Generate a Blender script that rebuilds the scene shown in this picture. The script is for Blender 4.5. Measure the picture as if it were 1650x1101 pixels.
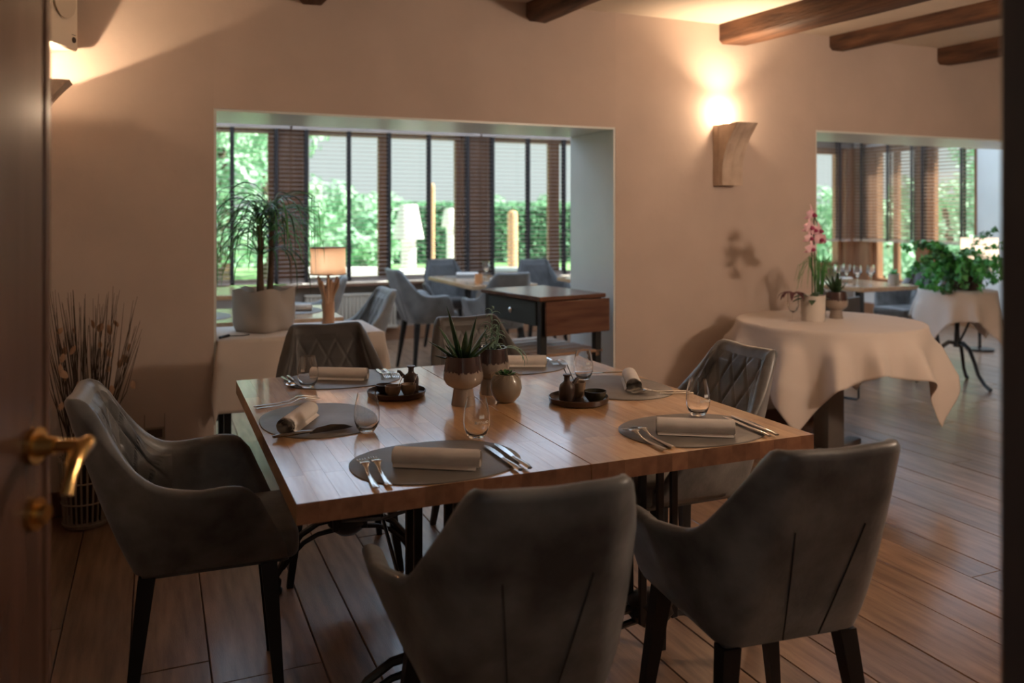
import bpy, bmesh, math, random
from mathutils import Vector, Matrix, noise
random.seed(7)
PI = math.pi
sc = bpy.context.scene
for o in list(bpy.data.objects): bpy.data.objects.remove(o)
C = sc.collection
V = Vector

# ------------------------------------------------------------------ camera, world, sun, exposure
cd = bpy.data.cameras.new('camera'); cam = bpy.data.objects.new('camera', cd); C.objects.link(cam)
cam.location = (0, 0, 1.35); cam.rotation_euler = (PI/2, 0, -math.radians(23.3))
cd.sensor_width = 36; cd.lens = 36*1337/1650; cd.shift_y = -204.5/1650
cd.dof.use_dof = True; cd.dof.focus_distance = 2.45; cd.dof.aperture_fstop = 2.4
cd.clip_start = .02
sc.camera = cam
w = bpy.data.worlds.new('sky'); sc.world = w; w.use_nodes = True
bg = w.node_tree.nodes['Background']; bg.inputs[0].default_value = (.93, .99, 1.0, 1); bg.inputs[1].default_value = .65
sd = bpy.data.lights.new('sun', 'SUN'); sd.energy = 15; sd.angle = .03; sd.color = (1, .93, .8)
so = bpy.data.objects.new('sun', sd); C.objects.link(so); so.rotation_euler = V((-.6, .25, -.76)).to_track_quat('-Z', 'Y').to_euler()
sc.view_settings.view_transform = 'Standard'; sc.view_settings.look = 'None'
sc.view_settings.gamma = 1; sc.view_settings.use_curve_mapping = False
sc.view_settings.exposure = .45
WARM = (1, .70, .45)

def point_light(name, loc, energy, r=.02, color=WARM):
    l = bpy.data.lights.new(name, 'POINT'); l.energy = energy; l.shadow_soft_size = r; l.color = color
    o = bpy.data.objects.new(name, l); o.location = loc; C.objects.link(o); return o

def spot_light(name, loc, direction, energy, angle, blend=.15, r=.01, color=WARM):
    l = bpy.data.lights.new(name, 'SPOT'); l.energy = energy; l.spot_size = angle; l.spot_blend = blend
    l.shadow_soft_size = r; l.color = color
    o = bpy.data.objects.new(name, l); o.location = loc
    o.rotation_euler = V(direction).to_track_quat('-Z', 'Y').to_euler(); C.objects.link(o); return o

# ------------------------------------------------------------------ materials
MATS = {}
def mat(name, col=(.5, .5, .5), rough=.5, metal=0, spec=.5, coat=0, coat_rough=.1, var=0, vscale=8, stretch=(1, 1, 1),
        bump=0, bscale=60, emit=None, estr=0, trans=0, ior=1.45, col2=None, rnd=0, sheen=0, sss=0, detail=6, alpha=1):
    if name in MATS: return MATS[name]
    m = bpy.data.materials.new(name); m.use_nodes = True; MATS[name] = m
    nt = m.node_tree; N = nt.nodes; L = nt.links; b = N['Principled BSDF']
    b.inputs['Base Color'].default_value = (*col, 1); b.inputs['Roughness'].default_value = rough
    b.inputs['Metallic'].default_value = metal; b.inputs['Specular IOR Level'].default_value = spec
    b.inputs['Coat Weight'].default_value = coat; b.inputs['Coat Roughness'].default_value = coat_rough
    b.inputs['Transmission Weight'].default_value = trans; b.inputs['IOR'].default_value = ior
    b.inputs['Sheen Weight'].default_value = sheen
    if emit: b.inputs['Emission Color'].default_value = (*emit, 1); b.inputs['Emission Strength'].default_value = estr
    if sss: b.inputs['Subsurface Weight'].default_value = sss
    tc = N.new('ShaderNodeTexCoord'); mp = N.new('ShaderNodeMapping'); mp.inputs['Scale'].default_value = stretch
    L.new(tc.outputs['Object'], mp.inputs['Vector'])
    if var or col2:
        oi = N.new('ShaderNodeObjectInfo')
        ad = N.new('ShaderNodeVectorMath'); ad.operation = 'ADD'
        ml = N.new('ShaderNodeVectorMath'); ml.operation = 'SCALE'; ml.inputs['Scale'].default_value = 37
        cb = N.new('ShaderNodeCombineXYZ')
        for k in range(3): L.new(oi.outputs['Random'], cb.inputs[k])
        L.new(cb.outputs[0], ml.inputs[0]); L.new(mp.outputs[0], ad.inputs[0]); L.new(ml.outputs[0], ad.inputs[1])
        n = N.new('ShaderNodeTexNoise'); n.inputs['Scale'].default_value = vscale; n.inputs['Detail'].default_value = detail
        L.new(ad.outputs[0], n.inputs['Vector'])
        r = N.new('ShaderNodeValToRGB')
        c2 = col2 if col2 else tuple(min(1, c*(1+var)) for c in col)
        c1 = col if col2 else tuple(c*(1-var) for c in col)
        r.color_ramp.elements[0].position = .32; r.color_ramp.elements[1].position = .68
        r.color_ramp.elements[0].color = (*c1, 1); r.color_ramp.elements[1].color = (*c2, 1)
        L.new(n.outputs['Fac'], r.inputs['Fac'])
        out = r.outputs['Color']
        if rnd:
            hs = N.new('ShaderNodeHueSaturation'); mr = N.new('ShaderNodeMapRange')
            mr.inputs['To Min'].default_value = 1-rnd; mr.inputs['To Max'].default_value = 1+rnd
            L.new(oi.outputs['Random'], mr.inputs['Value']); L.new(mr.outputs[0], hs.inputs['Value'])
            L.new(out, hs.inputs['Color']); out = hs.outputs['Color']
        L.new(out, b.inputs['Base Color'])
    if bump:
        n2 = N.new('ShaderNodeTexNoise'); n2.inputs['Scale'].default_value = bscale; n2.inputs['Detail'].default_value = 4
        L.new(mp.outputs[0], n2.inputs['Vector'])
        bm_ = N.new('ShaderNodeBump'); bm_.inputs['Strength'].default_value = bump; bm_.inputs['Distance'].default_value = .01
        L.new(n2.outputs['Fac'], bm_.inputs['Height']); L.new(bm_.outputs[0], b.inputs['Normal'])
    return m

plaster = mat('plaster', (.56, .455, .39), .9, var=.05, vscale=3, bump=.25, bscale=14)
plaster_reveal = mat('plaster_reveal', (.84, .86, .83), .33, var=.03, vscale=3, bump=.02, bscale=12)
ceil_m = mat('ceiling_plaster', (.72, .64, .54), .9, var=.03, vscale=4, bump=.2, bscale=10)
beam_m = mat('beam_wood', (.05, .022, .012), .65, col2=(.17, .08, .04), vscale=5, stretch=(5, .6, 5), bump=.6, bscale=20)
floor_m = mat('floor_oak', (.17, .092, .055), .32, col2=(.36, .215, .13), vscale=5, stretch=(7, .7, 1), bump=.10, bscale=60, rnd=.28, spec=.6, detail=8, coat=.45, coat_rough=.2)
endgrain_m = mat('end_grain', (.20, .085, .045), .5, col2=(.30, .14, .075), vscale=30, rnd=.25)
stave_m = mat('beech_stave', (.60, .32, .14), .3, col2=(.76, .46, .23), vscale=9, stretch=(9, .8, 9), rnd=.20, coat=1, coat_rough=.13)
MATS['beech_stave'].node_tree.nodes['Principled BSDF'].inputs['Coat IOR'].default_value = 1.75
edge_m = mat('table_core', (.30, .14, .06), .4, col2=(.42, .2, .09), vscale=10)
iron_m = mat('black_iron', (.012, .012, .013), .35, metal=0, spec=.6, coat=.3, bump=.1)
legwood_m = mat('black_leg', (.012, .011, .011), .4)
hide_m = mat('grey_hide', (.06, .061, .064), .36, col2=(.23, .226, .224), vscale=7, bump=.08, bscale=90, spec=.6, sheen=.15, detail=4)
hide_dark = mat('dark_hide', (.05, .045, .043), .45, col2=(.085, .078, .075), vscale=9, spec=.5, sheen=.1)  # darker copy of the chair hide; weaker light is put into its colour
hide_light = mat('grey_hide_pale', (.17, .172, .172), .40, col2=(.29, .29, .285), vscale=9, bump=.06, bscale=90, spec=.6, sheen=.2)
thread_m = mat('seam_thread', (.02, .02, .02), .7)
mat_m = mat('placemat_felt', (.155, .135, .12), .42, col2=(.20, .18, .165), vscale=14, spec=.8, bump=.04, bscale=120)
napkin_m = mat('napkin_linen', (.78, .71, .65), .9, var=.06, vscale=20, bump=.1, bscale=400)
steel_m = mat('cutlery_steel', (.75, .74, .72), .16, metal=1)
darksteel_m = mat('dark_steel', (.22, .2, .19), .2, metal=1)
glass_m = mat('clear_glass', (1, 1, 1), .0, trans=1, ior=1.48)
print_m = mat('white_print', (.85, .85, .85), .6)
cloth_m = mat('white_tablecloth', (.66, .58, .52), .85, var=.02, vscale=6, bump=.05, bscale=300, sheen=.2)
white_m = mat('white_ceramic', (.62, .56, .5), .45, var=.03)
planter_m = mat('planter_ceramic', (.40, .35, .30), .5, var=.05, vscale=5, bump=.05)
dark_clay = mat('dark_clay', (.05, .03, .024), .32, var=.3, vscale=12)
tan_clay = mat('tan_clay', (.30, .2, .13), .4, var=.15, vscale=25)
tray_m = mat('tray_wood', (.055, .028, .018), .28, var=.3, vscale=15)
soil_m = mat('soil', (.04, .028, .02), .95, var=.3, vscale=40, bump=.5)
leaf_dark = mat('leaf_dark', (.018, .05, .022), .35, col2=(.04, .10, .04), vscale=30)
leaf_mid = mat('leaf_mid', (.05, .19, .06), .4, col2=(.12, .34, .10), vscale=20, rnd=.3)
leaf_sage = mat('leaf_sage', (.14, .24, .18), .6, col2=(.22, .34, .26), vscale=20)
leaf_bright = mat('leaf_bright', (.045, .30, .06), .4, col2=(.14, .50, .12), vscale=8)
trunk_m = mat('trunk_bark', (.10, .06, .035), .8, var=.3, vscale=20, bump=.5)
petal_m = mat('orchid_petal', (.74, .42, .50), .55, col2=(.86, .62, .66), vscale=30)
lip_m = mat('orchid_lip', (.35, .04, .12), .5)
drift_m = mat('driftwood', (.42, .24, .14), .75, col2=(.62, .4, .26), vscale=14, stretch=(1, 1, .3), bump=.4)
frame_m = mat('window_wood', (.30, .15, .08), .5, var=.15, vscale=6, stretch=(4, 4, .5))
slat_m = mat('blind_slat', (.52, .41, .35), .5, var=.1, spec=.4)
tape_m = mat('blind_tape', (.045, .035, .033), .8)
sillw_m = mat('sill_wood', (.28, .15, .09), .35, var=.2, vscale=8, stretch=(.6, 5, 5))
back_wall_m = mat('back_wall_paint', (.30, .25, .21), .85, var=.04)
door_m = mat('door_wood', (.10, .05, .035), .25, var=.2, vscale=4, stretch=(6, 6, .5), coat=.6, coat_rough=.15)
jamb_m = mat('door_frame_wood', (.075, .058, .055), .4, var=.15, vscale=4, stretch=(6, 6, .5))
brass_m = mat('brass', (.75, .48, .18), .2, metal=1)
stone_m = mat('corbel_stone', (.50, .38, .29), .85, col2=(.66, .53, .42), vscale=12, bump=.5, bscale=30)
speaker_m = mat('speaker_plastic', (.75, .66, .55), .5)
grille_m = mat('speaker_grille', (.62, .53, .43), .7)
sideblack_m = mat('trolley_black', (.02, .022, .022), .45)
drawer_m = mat('drawer_paint', (.05, .065, .065), .5)
leafw_m = mat('trolley_wood', (.10, .046, .032), .22, col2=(.17, .085, .055), vscale=6, stretch=(.6, 5, 5))
slatw_m = mat('shelf_wood', (.42, .26, .17), .5, var=.12, vscale=8, stretch=(.5, 4, 4), rnd=.1)
twig_m = mat('dry_twig', (.06, .038, .026), .9, var=.3)
dried_m = mat('dried_petal', (.38, .22, .13), .8, var=.2)
basket_m = mat('wire_basket', (.30, .24, .19), .7)
socket_m = mat('socket_plastic', (.08, .06, .05), .4)
radiator_m = mat('radiator_paint', (.55, .45, .34), .5)
grass_m = mat('lawn', (.12, .32, .12), .95, col2=(.26, .48, .2), vscale=3)
paving_m = mat('paving', (.72, .70, .66), .9, var=.1, vscale=2)
tree_m = mat('tree_leaf', (.18, .42, .26), .6, col2=(.48, .70, .52), vscale=1.5)
hedge_m = mat('hedge_leaf', (.06, .2, .11), .7, col2=(.16, .38, .2), vscale=3)
orange_wood = mat('post_wood', (.7, .42, .24), .7, var=.1)
outwhite_m = mat('outdoor_white', (.85, .85, .85), .6)
outgrey_m = mat('outdoor_grey', (.25, .3, .34), .7)
emit_bulb = mat('lit_bulb', (1, 1, 1), .5, emit=(1, .93, .82), estr=6)

def shade_mat():
    m = bpy.data.materials.new('lamp_shade_fabric'); m.use_nodes = True; nt = m.node_tree; N = nt.nodes; L = nt.links
    N.remove(N['Principled BSDF']); out = N['Material Output']
    d = N.new('ShaderNodeBsdfDiffuse'); d.inputs[0].default_value = (.7, .55, .4, 1)
    t = N.new('ShaderNodeBsdfTranslucent'); t.inputs[0].default_value = (.9, .80, .68, 1)
    x = N.new('ShaderNodeMixShader'); x.inputs[0].default_value = .6
    L.new(d.outputs[0], x.inputs[1]); L.new(t.outputs[0], x.inputs[2]); L.new(x.outputs[0], out.inputs[0]); return m
shade_m = shade_mat()

def pane_mat():
    m = bpy.data.materials.new('window_glass'); m.use_nodes = True; nt = m.node_tree; N = nt.nodes; L = nt.links
    N.remove(N['Principled BSDF']); out = N['Material Output']
    t = N.new('ShaderNodeBsdfTransparent'); t.inputs[0].default_value = (.93, .97, .95, 1)
    g = N.new('ShaderNodeBsdfGlossy'); g.inputs['Roughness'].default_value = .0
    lw = N.new('ShaderNodeLayerWeight'); lw.inputs[0].default_value = .5
    pw = N.new('ShaderNodeMath'); pw.operation = 'POWER'; pw.inputs[1].default_value = 5; L.new(lw.outputs['Facing'], pw.inputs[0])
    f = N.new('ShaderNodeMath'); f.operation = 'MULTIPLY_ADD'; f.inputs[1].default_value = .96; f.inputs[2].default_value = .035; L.new(pw.outputs[0], f.inputs[0])
    x = N.new('ShaderNodeMixShader'); L.new(f.outputs[0], x.inputs[0])
    L.new(t.outputs[0], x.inputs[1]); L.new(g.outputs[0], x.inputs[2]); L.new(x.outputs[0], out.inputs[0]); return m
pane_m = pane_mat()

def goblet_mat():
    m = mat('goblet_glaze', (.3, .25, .2), .2, coat=.5)
    nt = m.node_tree; N = nt.nodes; L = nt.links; b = N['Principled BSDF']
    tc = N.new('ShaderNodeTexCoord'); sp = N.new('ShaderNodeSeparateXYZ'); L.new(tc.outputs['Object'], sp.inputs[0])
    mp = N.new('ShaderNodeMapping'); mp.inputs['Scale'].default_value = (150, 150, 12); L.new(tc.outputs['Object'], mp.inputs[0])
    n = N.new('ShaderNodeTexNoise'); n.inputs['Scale'].default_value = 1; L.new(mp.outputs[0], n.inputs['Vector'])
    ma = N.new('ShaderNodeMath'); ma.operation = 'MULTIPLY_ADD'; ma.inputs[1].default_value = .03
    L.new(n.outputs['Fac'], ma.inputs[0]); L.new(sp.outputs['Z'], ma.inputs[2])
    r = N.new('ShaderNodeValToRGB'); e = r.color_ramp.elements
    e[0].position = .1; e[0].color = (.30, .24, .2, 1); e[1].position = .1225; e[1].color = (.055, .03, .028, 1)
    x = e.new(.1215); x.color = (.30, .24, .2, 1)
    L.new(ma.outputs[0], r.inputs[0]); L.new(r.outputs[0], b.inputs['Base Color']); return m
goblet_m = goblet_mat()

# ------------------------------------------------------------------ mesh helpers
class G:
    def __init__(s): s.v = []; s.f = []
    def add(s, vs, fs):
        o = len(s.v); s.v += [tuple(v) for v in vs]; s.f += [tuple(i+o for i in f) for f in fs]; return s
    def box(s, a, b, M=None):
        x0, y0, z0 = a; x1, y1, z1 = b
        vs = [V(p) for p in [(x0, y0, z0), (x1, y0, z0), (x1, y1, z0), (x0, y1, z0), (x0, y0, z1), (x1, y0, z1), (x1, y1, z1), (x0, y1, z1)]]
        if M: vs = [M @ v for v in vs]
        return s.add(vs, [(0, 3, 2, 1), (4, 5, 6, 7), (0, 1, 5, 4), (1, 2, 6, 5), (2, 3, 7, 6), (3, 0, 4, 7)])
    def rbox(s, a, b, r=.004, seg=1, M=None):
        bm = bmesh.new(); bmesh.ops.create_cube(bm, size=1)
        for v in bm.verts: v.co = V([(a[k]+b[k])/2+v.co[k]*(b[k]-a[k]) for k in range(3)])
        bmesh.ops.bevel(bm, geom=bm.edges[:], offset=r, segments=seg, affect='EDGES', profile=.5)
        bm.verts.index_update()
        vs = [(M @ v.co) if M else v.co.copy() for v in bm.verts]; fs = [[v.index for v in f.verts] for f in bm.faces]
        bm.free(); return s.add(vs, fs)
    def frustum(s, p0, p1, w0, w1, d0=None, d1=None):      # tapered square bar between two points
        d0 = d0 or w0; d1 = d1 or w1
        vs = []
        for p, w_, d in ((p0, w0, d0), (p1, w1, d1)):
            for a, b in ((-1, -1), (1, -1), (1, 1), (-1, 1)): vs.append((p[0]+a*w_/2, p[1]+b*d/2, p[2]))
        return s.add(vs, [(0, 3, 2, 1), (4, 5, 6, 7), (0, 1, 5, 4), (1, 2, 6, 5), (2, 3, 7, 6), (3, 0, 4, 7)])
    def tube(s, pts, r, n=8, cap=True, flat=1.0, up=None):
        pts = [V(p) for p in pts]; k = len(pts); rr = r if isinstance(r, (list, tuple)) else [r]*k
        t0 = (pts[1]-pts[0]).normalized()
        ref = V(up) if up else (V((0, 0, 1)) if abs(t0.z) < .9 else V((1, 0, 0)))
        nrm = (ref-t0*ref.dot(t0)).normalized(); vs = []
        for i, p in enumerate(pts):
            t = (pts[min(i+1, k-1)]-pts[max(i-1, 0)]).normalized()
            nrm = (nrm-t*nrm.dot(t)).normalized(); bi = t.cross(nrm)
            for j in range(n):
                a = 2*PI*j/n; vs.append(p+nrm*(math.sin(a)*rr[i]*flat)+bi*(math.cos(a)*rr[i]))
        fs = [(i*n+j, i*n+(j+1) % n, (i+1)*n+(j+1) % n, (i+1)*n+j) for i in range(k-1) for j in range(n)]
        if cap: fs += [tuple(range(n-1, -1, -1)), tuple((k-1)*n+j for j in range(n))]
        return s.add(vs, fs)
    def lathe(s, prof, n=24, c=(0, 0, 0), sx=1, sy=1):
        k = len(prof); vs = []
        for r, z in prof:
            for j in range(n):
                a = 2*PI*j/n; vs.append((c[0]+r*math.cos(a)*sx, c[1]+r*math.sin(a)*sy, c[2]+z))
        fs = [(i*n+j, i*n+(j+1) % n, (i+1)*n+(j+1) % n, (i+1)*n+j) for i in range(k-1) for j in range(n)]
        if prof[0][0] > 1e-6: fs.append(tuple(range(n-1, -1, -1)))
        if prof[-1][0] > 1e-6: fs.append(tuple((k-1)*n+j for j in range(n)))
        return s.add(vs, fs)
    def grid(s, f, nu, nv, wrap=False):
        vs = [f(i/nu, j/nv) for i in range(nu+1) for j in range(nv+1)]
        return s.add(vs, [(i*(nv+1)+j, (i+1)*(nv+1)+j, (i+1)*(nv+1)+j+1, i*(nv+1)+j+1) for i in range(nu) for j in range(nv)])
    def xf(s, M): s.v = [tuple(M @ V(v)) for v in s.v]; return s
    def mesh(s, name, m, smooth=True, angle=40):
        me = bpy.data.meshes.new(name); me.from_pydata(s.v, [], s.f)
        bm = bmesh.new(); bm.from_mesh(me); bmesh.ops.remove_doubles(bm, verts=bm.verts, dist=1e-6)
        bmesh.ops.recalc_face_normals(bm, faces=bm.faces); bm.to_mesh(me); bm.free()
        me.materials.append(m)
        if smooth: me.shade_smooth(); me.set_sharp_from_angle(angle=math.radians(angle))
        return me
    def obj(s, name, m, parent=None, smooth=True, angle=40, loc=None, rotz=0):
        o = bpy.data.objects.new(name, s.mesh(name, m, smooth, angle)); C.objects.link(o)
        if parent: o.parent = parent
        if loc: o.location = loc
        o.rotation_euler.z = rotz
        return o

def empty(name, loc=(0, 0, 0), rotz=0):
    o = bpy.data.objects.new(name, None); C.objects.link(o); o.location = loc; o.rotation_euler.z = rotz
    o.empty_display_size = .05; return o
def tag(o, label, cat, group=None):
    o['label'] = label; o['category'] = cat
    if group: o['group'] = group
    return o
def thing(name, label, cat, loc=(0, 0, 0), rotz=0, group=None): return tag(empty(name, loc, rotz), label, cat, group)
def struct(o): o['kind'] = 'structure'; return o
def stuff(o): o['kind'] = 'stuff'; return o
def inst(me, name, parent=None, loc=(0, 0, 0), rot=(0, 0, 0), scale=(1, 1, 1)):
    o = bpy.data.objects.new(name, me); C.objects.link(o)
    if parent: o.parent = parent
    o.location = loc; o.rotation_euler = rot; o.scale = scale; return o
def dup(root, loc, rotz, label, group=None):
    kids = {}
    for x in bpy.data.objects:
        if x.parent: kids.setdefault(x.parent, []).append(x)
    def rec(o, par):
        c = o.copy(); C.objects.link(c)
        if par: c.parent = par
        for ch in kids.get(o, []): rec(ch, c)
        return c
    r = rec(root, None); r.location = loc; r.rotation_euler.z = rotz; r['label'] = label
    if group: r['group'] = group
    return r
def bez(p0, p1, p2, n=8):
    p0, p1, p2 = V(p0), V(p1), V(p2)
    return [p0*(1-t)**2+p1*2*t*(1-t)+p2*t*t for t in [i/n for i in range(n+1)]]

# ================================================================== THE SETTING
WV0, WV1 = 4.213, 4.763          # wall with the two openings
U0, U1 = -.75, 8.95
VB = 8.73                        # window wall of the back room
CZ = 2.53
OL0, OL1, OLZ = .26, 2.474, 1.86
OR0, OR1, ORZ = 3.985, 6.75, 1.906
def wbox(name, a, b, m): return struct(G().box(a, b).obj(name, m, smooth=False))

# floor: base + boards
fl = struct(G().box((U0-.3, -2.0, -.08), (U1, VB+.05, -.022)).obj('floor', mat('subfloor', (.02, .012, .008), .9), smooth=False))
us = []; x = U0-.3+.04
fixed = [.153, .466, .608, .779]
while x < .0: us.append(x); x += random.uniform(.15, .26)
us += fixed; x = .95
while x < U1: us.append(x); x += random.choice([.16, .19, .22, .26, .3])
us.append(U1)
nb = 0
for i in range(len(us)-1):
    a, b = us[i], us[i+1]
    if b-a < .03: continue
    y = -2.0+random.uniform(-1.5, 0)
    while y < VB:
        L_ = random.uniform(2.0, 3.6); y0 = max(y, -2.0); y1 = min(y+L_, VB+.04)
        if y1-y0 > .05:
            g_ = .0013; r = .0022
            dz = random.uniform(-.0012, .0006)
            xs = [a+g_, a+g_+r, b-g_-r, b-g_]; ys = [y0+g_, y0+g_+r, y1-g_-r, y1-g_]
            cx, cy = (a+b)/2, (y0+y1)/2
            vs = [(xs[0]-cx, ys[0]-cy, -.02), (xs[3]-cx, ys[0]-cy, -.02), (xs[3]-cx, ys[3]-cy, -.02), (xs[0]-cx, ys[3]-cy, -.02),
                  (xs[0]-cx, ys[0]-cy, -.003+dz), (xs[3]-cx, ys[0]-cy, -.003+dz), (xs[3]-cx, ys[3]-cy, -.003+dz), (xs[0]-cx, ys[3]-cy, -.003+dz),
                  (xs[1]-cx, ys[1]-cy, dz), (xs[2]-cx, ys[1]-cy, dz), (xs[2]-cx, ys[2]-cy, dz), (xs[1]-cx, ys[2]-cy, dz)]
            fs = [(0, 1, 5, 4), (1, 2, 6, 5), (2, 3, 7, 6), (3, 0, 4, 7), (4, 5, 9, 8), (5, 6, 10, 9), (6, 7, 11, 10), (7, 4, 8, 11), (8, 9, 10, 11)]
            G().add(vs, fs).obj('floorboard', floor_m, fl, smooth=False, loc=(cx, cy, 0)); nb += 1
        y += L_
print('boards', nb)
cl = wbox('ceiling', (U0-.3, -.6, CZ), (U1+.3, WV1, CZ+.35), ceil_m)
bc_m = mat('back_ceiling_paint', (.82, .84, .84), .8, var=.02, vscale=3)
wbox('ceiling', (U0-.3, WV1, CZ), (U1+.3, 5.25, CZ+.35), bc_m); wbox('ceiling', (U0-.3, 8.45, CZ), (U1+.3, VB+.3, CZ+.35), bc_m)
# glazed veranda roof of the back room: white rafters and opal sheets
opal_m = bpy.data.materials.new('opal_sheet'); opal_m.use_nodes = True; _n = opal_m.node_tree.nodes; _n.remove(_n['Principled BSDF'])
_t = _n.new('ShaderNodeBsdfTranslucent'); _t.inputs[0].default_value = (.50, .58, .70, 1); opal_m.node_tree.links.new(_t.outputs[0], _n['Material Output'].inputs[0])
rw = struct(empty('window_8')); NR = 9; st_ = (U1+.3-(U0-.3))/NR
for k in range(NR+1): G().box((U0-.3+k*st_-.03, 5.25, CZ), (U0-.3+k*st_+.03, 8.45, CZ+.1)).obj('rafter', bc_m, rw, smooth=False)
for k in range(NR): G().box((U0-.3+k*st_+.03, 5.25, CZ+.06), (U0-.3+(k+1)*st_-.03, 8.45, CZ+.064)).obj('pane', opal_m, rw, smooth=False)

roof = wbox('trim_9', (U0-1.2, -2.2, CZ+.35), (U1+1.2, 5.2, CZ+.6), back_wall_m)
# rounded-edge wall with openings: bevelled boxes, one mesh
for a_, b_, z_ in ((U0, OL0, 0), (OL0, OL1, OLZ), (OL1, OR0, 0), (OR0, OR1, ORZ), (OR1, U1, 0)):
    wbox('wall_middle', (a_, WV0, z_), (b_, WV1, CZ), plaster)
# reveals of the openings: pale painted lining, thin slabs sitting on the wall
rv = G()
t_ = .012
rv.box((OL0, WV0+.004, OLZ-t_), (OL1, WV1, OLZ)); rv.box((OL0, WV0+.004, 0), (OL0+t_, WV1, OLZ-t_)); rv.box((OL1-t_, WV0+.004, 0), (OL1, WV1, OLZ-t_))
struct(rv.obj('trim_1', plaster_reveal, smooth=False))
rv = G()
rv.box((OR0, WV0+.004, ORZ-t_), (OR1, WV1, ORZ)); rv.box((OR0, WV0+.004, 0), (OR0+t_, WV1, ORZ-t_)); rv.box((OR1-t_, WV0+.004, 0), (OR1, WV1, ORZ-t_))
struct(rv.obj('trim_2', plaster_reveal, smooth=False))
UL = -.56
wbox('wall_left', (U0-.3, -.6, 0), (UL, WV0, CZ), plaster); wbox('wall_left', (U0-.3, WV0, 0), (U0, VB+.3, CZ), back_wall_m)
DL, DR = -.46, .80            # doorway in the front wall
wbox('wall_front', (DR+.10, .38, 0), (U1+.3, .55, CZ), plaster)
g = G(); g.box((U0, .38, 0), (DL-.10, .55, CZ)); g.box((DL-.10, .38, 2.15), (DR+.10, .55, CZ)); struct(g.obj('wall_entrance', plaster, smooth=False))
wbox('wall_hall', (U0-.3, -2.0, 0), (U1*.4, -1.85, CZ), plaster)
wbox('wall_passage', (2.2, -1.85, 0), (2.35, .38, CZ), plaster)
# door casing
g = G(); g.rbox((DR, .34, 0), (DR+.05, .59, 2.15), .006); g.rbox((DR+.05, .33, 0), (DR+.13, .38, 2.2), .006); g.rbox((DR+.05, .55, 0), (DR+.13, .60, 2.2), .006)
struct(g.obj('trim_3', jamb_m))
g = G(); g.rbox((DL-.05, .34, 0), (DL, .59, 2.15), .006); g.rbox((DL-.13, .55, 0), (DL-.05, .60, 2.2), .006); g.rbox((DL-.05, .34, 2.10), (DR+.05, .59, 2.15), .006)
struct(g.obj('trim_4', jamb_m))
# baseboards
bb = mat('baseboard_wood', (.10, .045, .03), .4, var=.2, vscale=5)
bb2 = mat('baseboard_light', (.34, .17, .09), .4, var=.15, vscale=5)
struct(G().rbox((OL1+.0, WV0-.018, 0), (OR0, WV0, .11), .004).obj('baseboard_middle', bb))
struct(G().rbox((UL, WV0-.018, 0), (OL0, WV0, .11), .004).obj('baseboard_left', bb))
struct(G().rbox((U0, VB-.018, 0), (U1, VB, .15), .004).obj('baseboard_back', bb2))
struct(G().rbox((U1-.018, WV1, 0), (U1, VB-.02, .15), .004).obj('baseboard_right', bb2))

# window wall (v = 8.73): solid below .6, header above 2.27
SZ, HZ = .60, 2.27
g = G(); g.box((U0, VB, -.3), (U1+.3, VB+.3, SZ)).box((U0, VB, HZ), (U1+.3, VB+.3, CZ)); struct(g.obj('wall_back', back_wall_m, smooth=False))
g = G(); g.box((U1, -.6, 0), (U1+.3, 6.85, CZ)).box((U1, 6.85, 0), (U1+.3, VB, .40)).box((U1, 6.85, HZ), (U1+.3, VB, CZ)); struct(g.obj('wall_right', plaster_reveal, smooth=False))
struct(G().rbox((U0, VB-.10, SZ), (U1-.0, VB+.02, SZ+.03), .006).obj('trim_5', sillw_m))
struct(G().rbox((U1-.10, 6.9, .40), (U1+.02, VB, .43), .006).obj('trim_6', sillw_m))

def window(n, axis, base, a, b, mulls, z0, z1, wide=.09):
    """frame with jambs, head, sill, mullions and a pane per bay; axis 'u' or 'v'"""
    w_ = struct(empty('window_%d' % n))
    def bx(g, p, q, zz0, zz1, d0=.06, d1=.13):
        if axis == 'u': g.rbox((p, base+d0, zz0), (q, base+d1, zz1), .006)
        else: g.rbox((base+d0, p, zz0), (base+d1, q, zz1), .006)
    g = G(); bx(g, a, b, z1-.09, z1); bx(g, a, b, z0, z0+.06); bx(g, a, a+.06, z0+.06, z1-.09); bx(g, b-.06, b, z0+.06, z1-.09)
    g.obj('window_frame', frame_m, w_)
    edges = [a+.06]
    for m0, m1 in mulls:
        g = G(); bx(g, m0, m1, z0+.06, z1-.09); g.obj('mullion', frame_m, w_); edges += [m0, m1]
    edges.append(b-.06)
    for k in range(0, len(edges), 2):
        g = G()
        if axis == 'u': g.box((edges[k], base+.09, z0+.06), (edges[k+1], base+.094, z1-.09))
        else: g.box((base+.09, edges[k], z0+.06), (base+.094, edges[k+1], z1-.09))
        g.obj('pane', pane_m, w_, smooth=False)
    return w_
P = 2.055
posts = [(-.92+0.0, -.635), (1.127, 1.42), (3.157, 3.478), (5.21, 5.50), (7.27, 7.56), (8.83, U1+.0)]
for k in range(1, 5):
    struct(G().rbox((posts[k][0], VB+.02, SZ+.03), (posts[k][1], VB+.22, HZ), .01).obj('trim_%d' % (10+k), frame_m))
window(1, 'u', VB, U0, 1.127, [(.15, .24)], SZ+.03, HZ)
window(2, 'u', VB, 1.42, 3.157, [(2.22, 2.31)], SZ+.03, HZ)
window(3, 'u', VB, 3.478, 5.21, [(4.26, 4.40)], SZ+.03, HZ)
window(4, 'u', VB, 5.50, 7.27, [(6.34, 6.43)], SZ+.03, HZ)
window(5, 'u', VB, 7.56, 8.78, [], SZ+.03, HZ)
struct(G().rbox((8.78, VB-.02, SZ-.2), (U1+.25, VB+.25, HZ), .01).obj('trim_7', frame_m))
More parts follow.
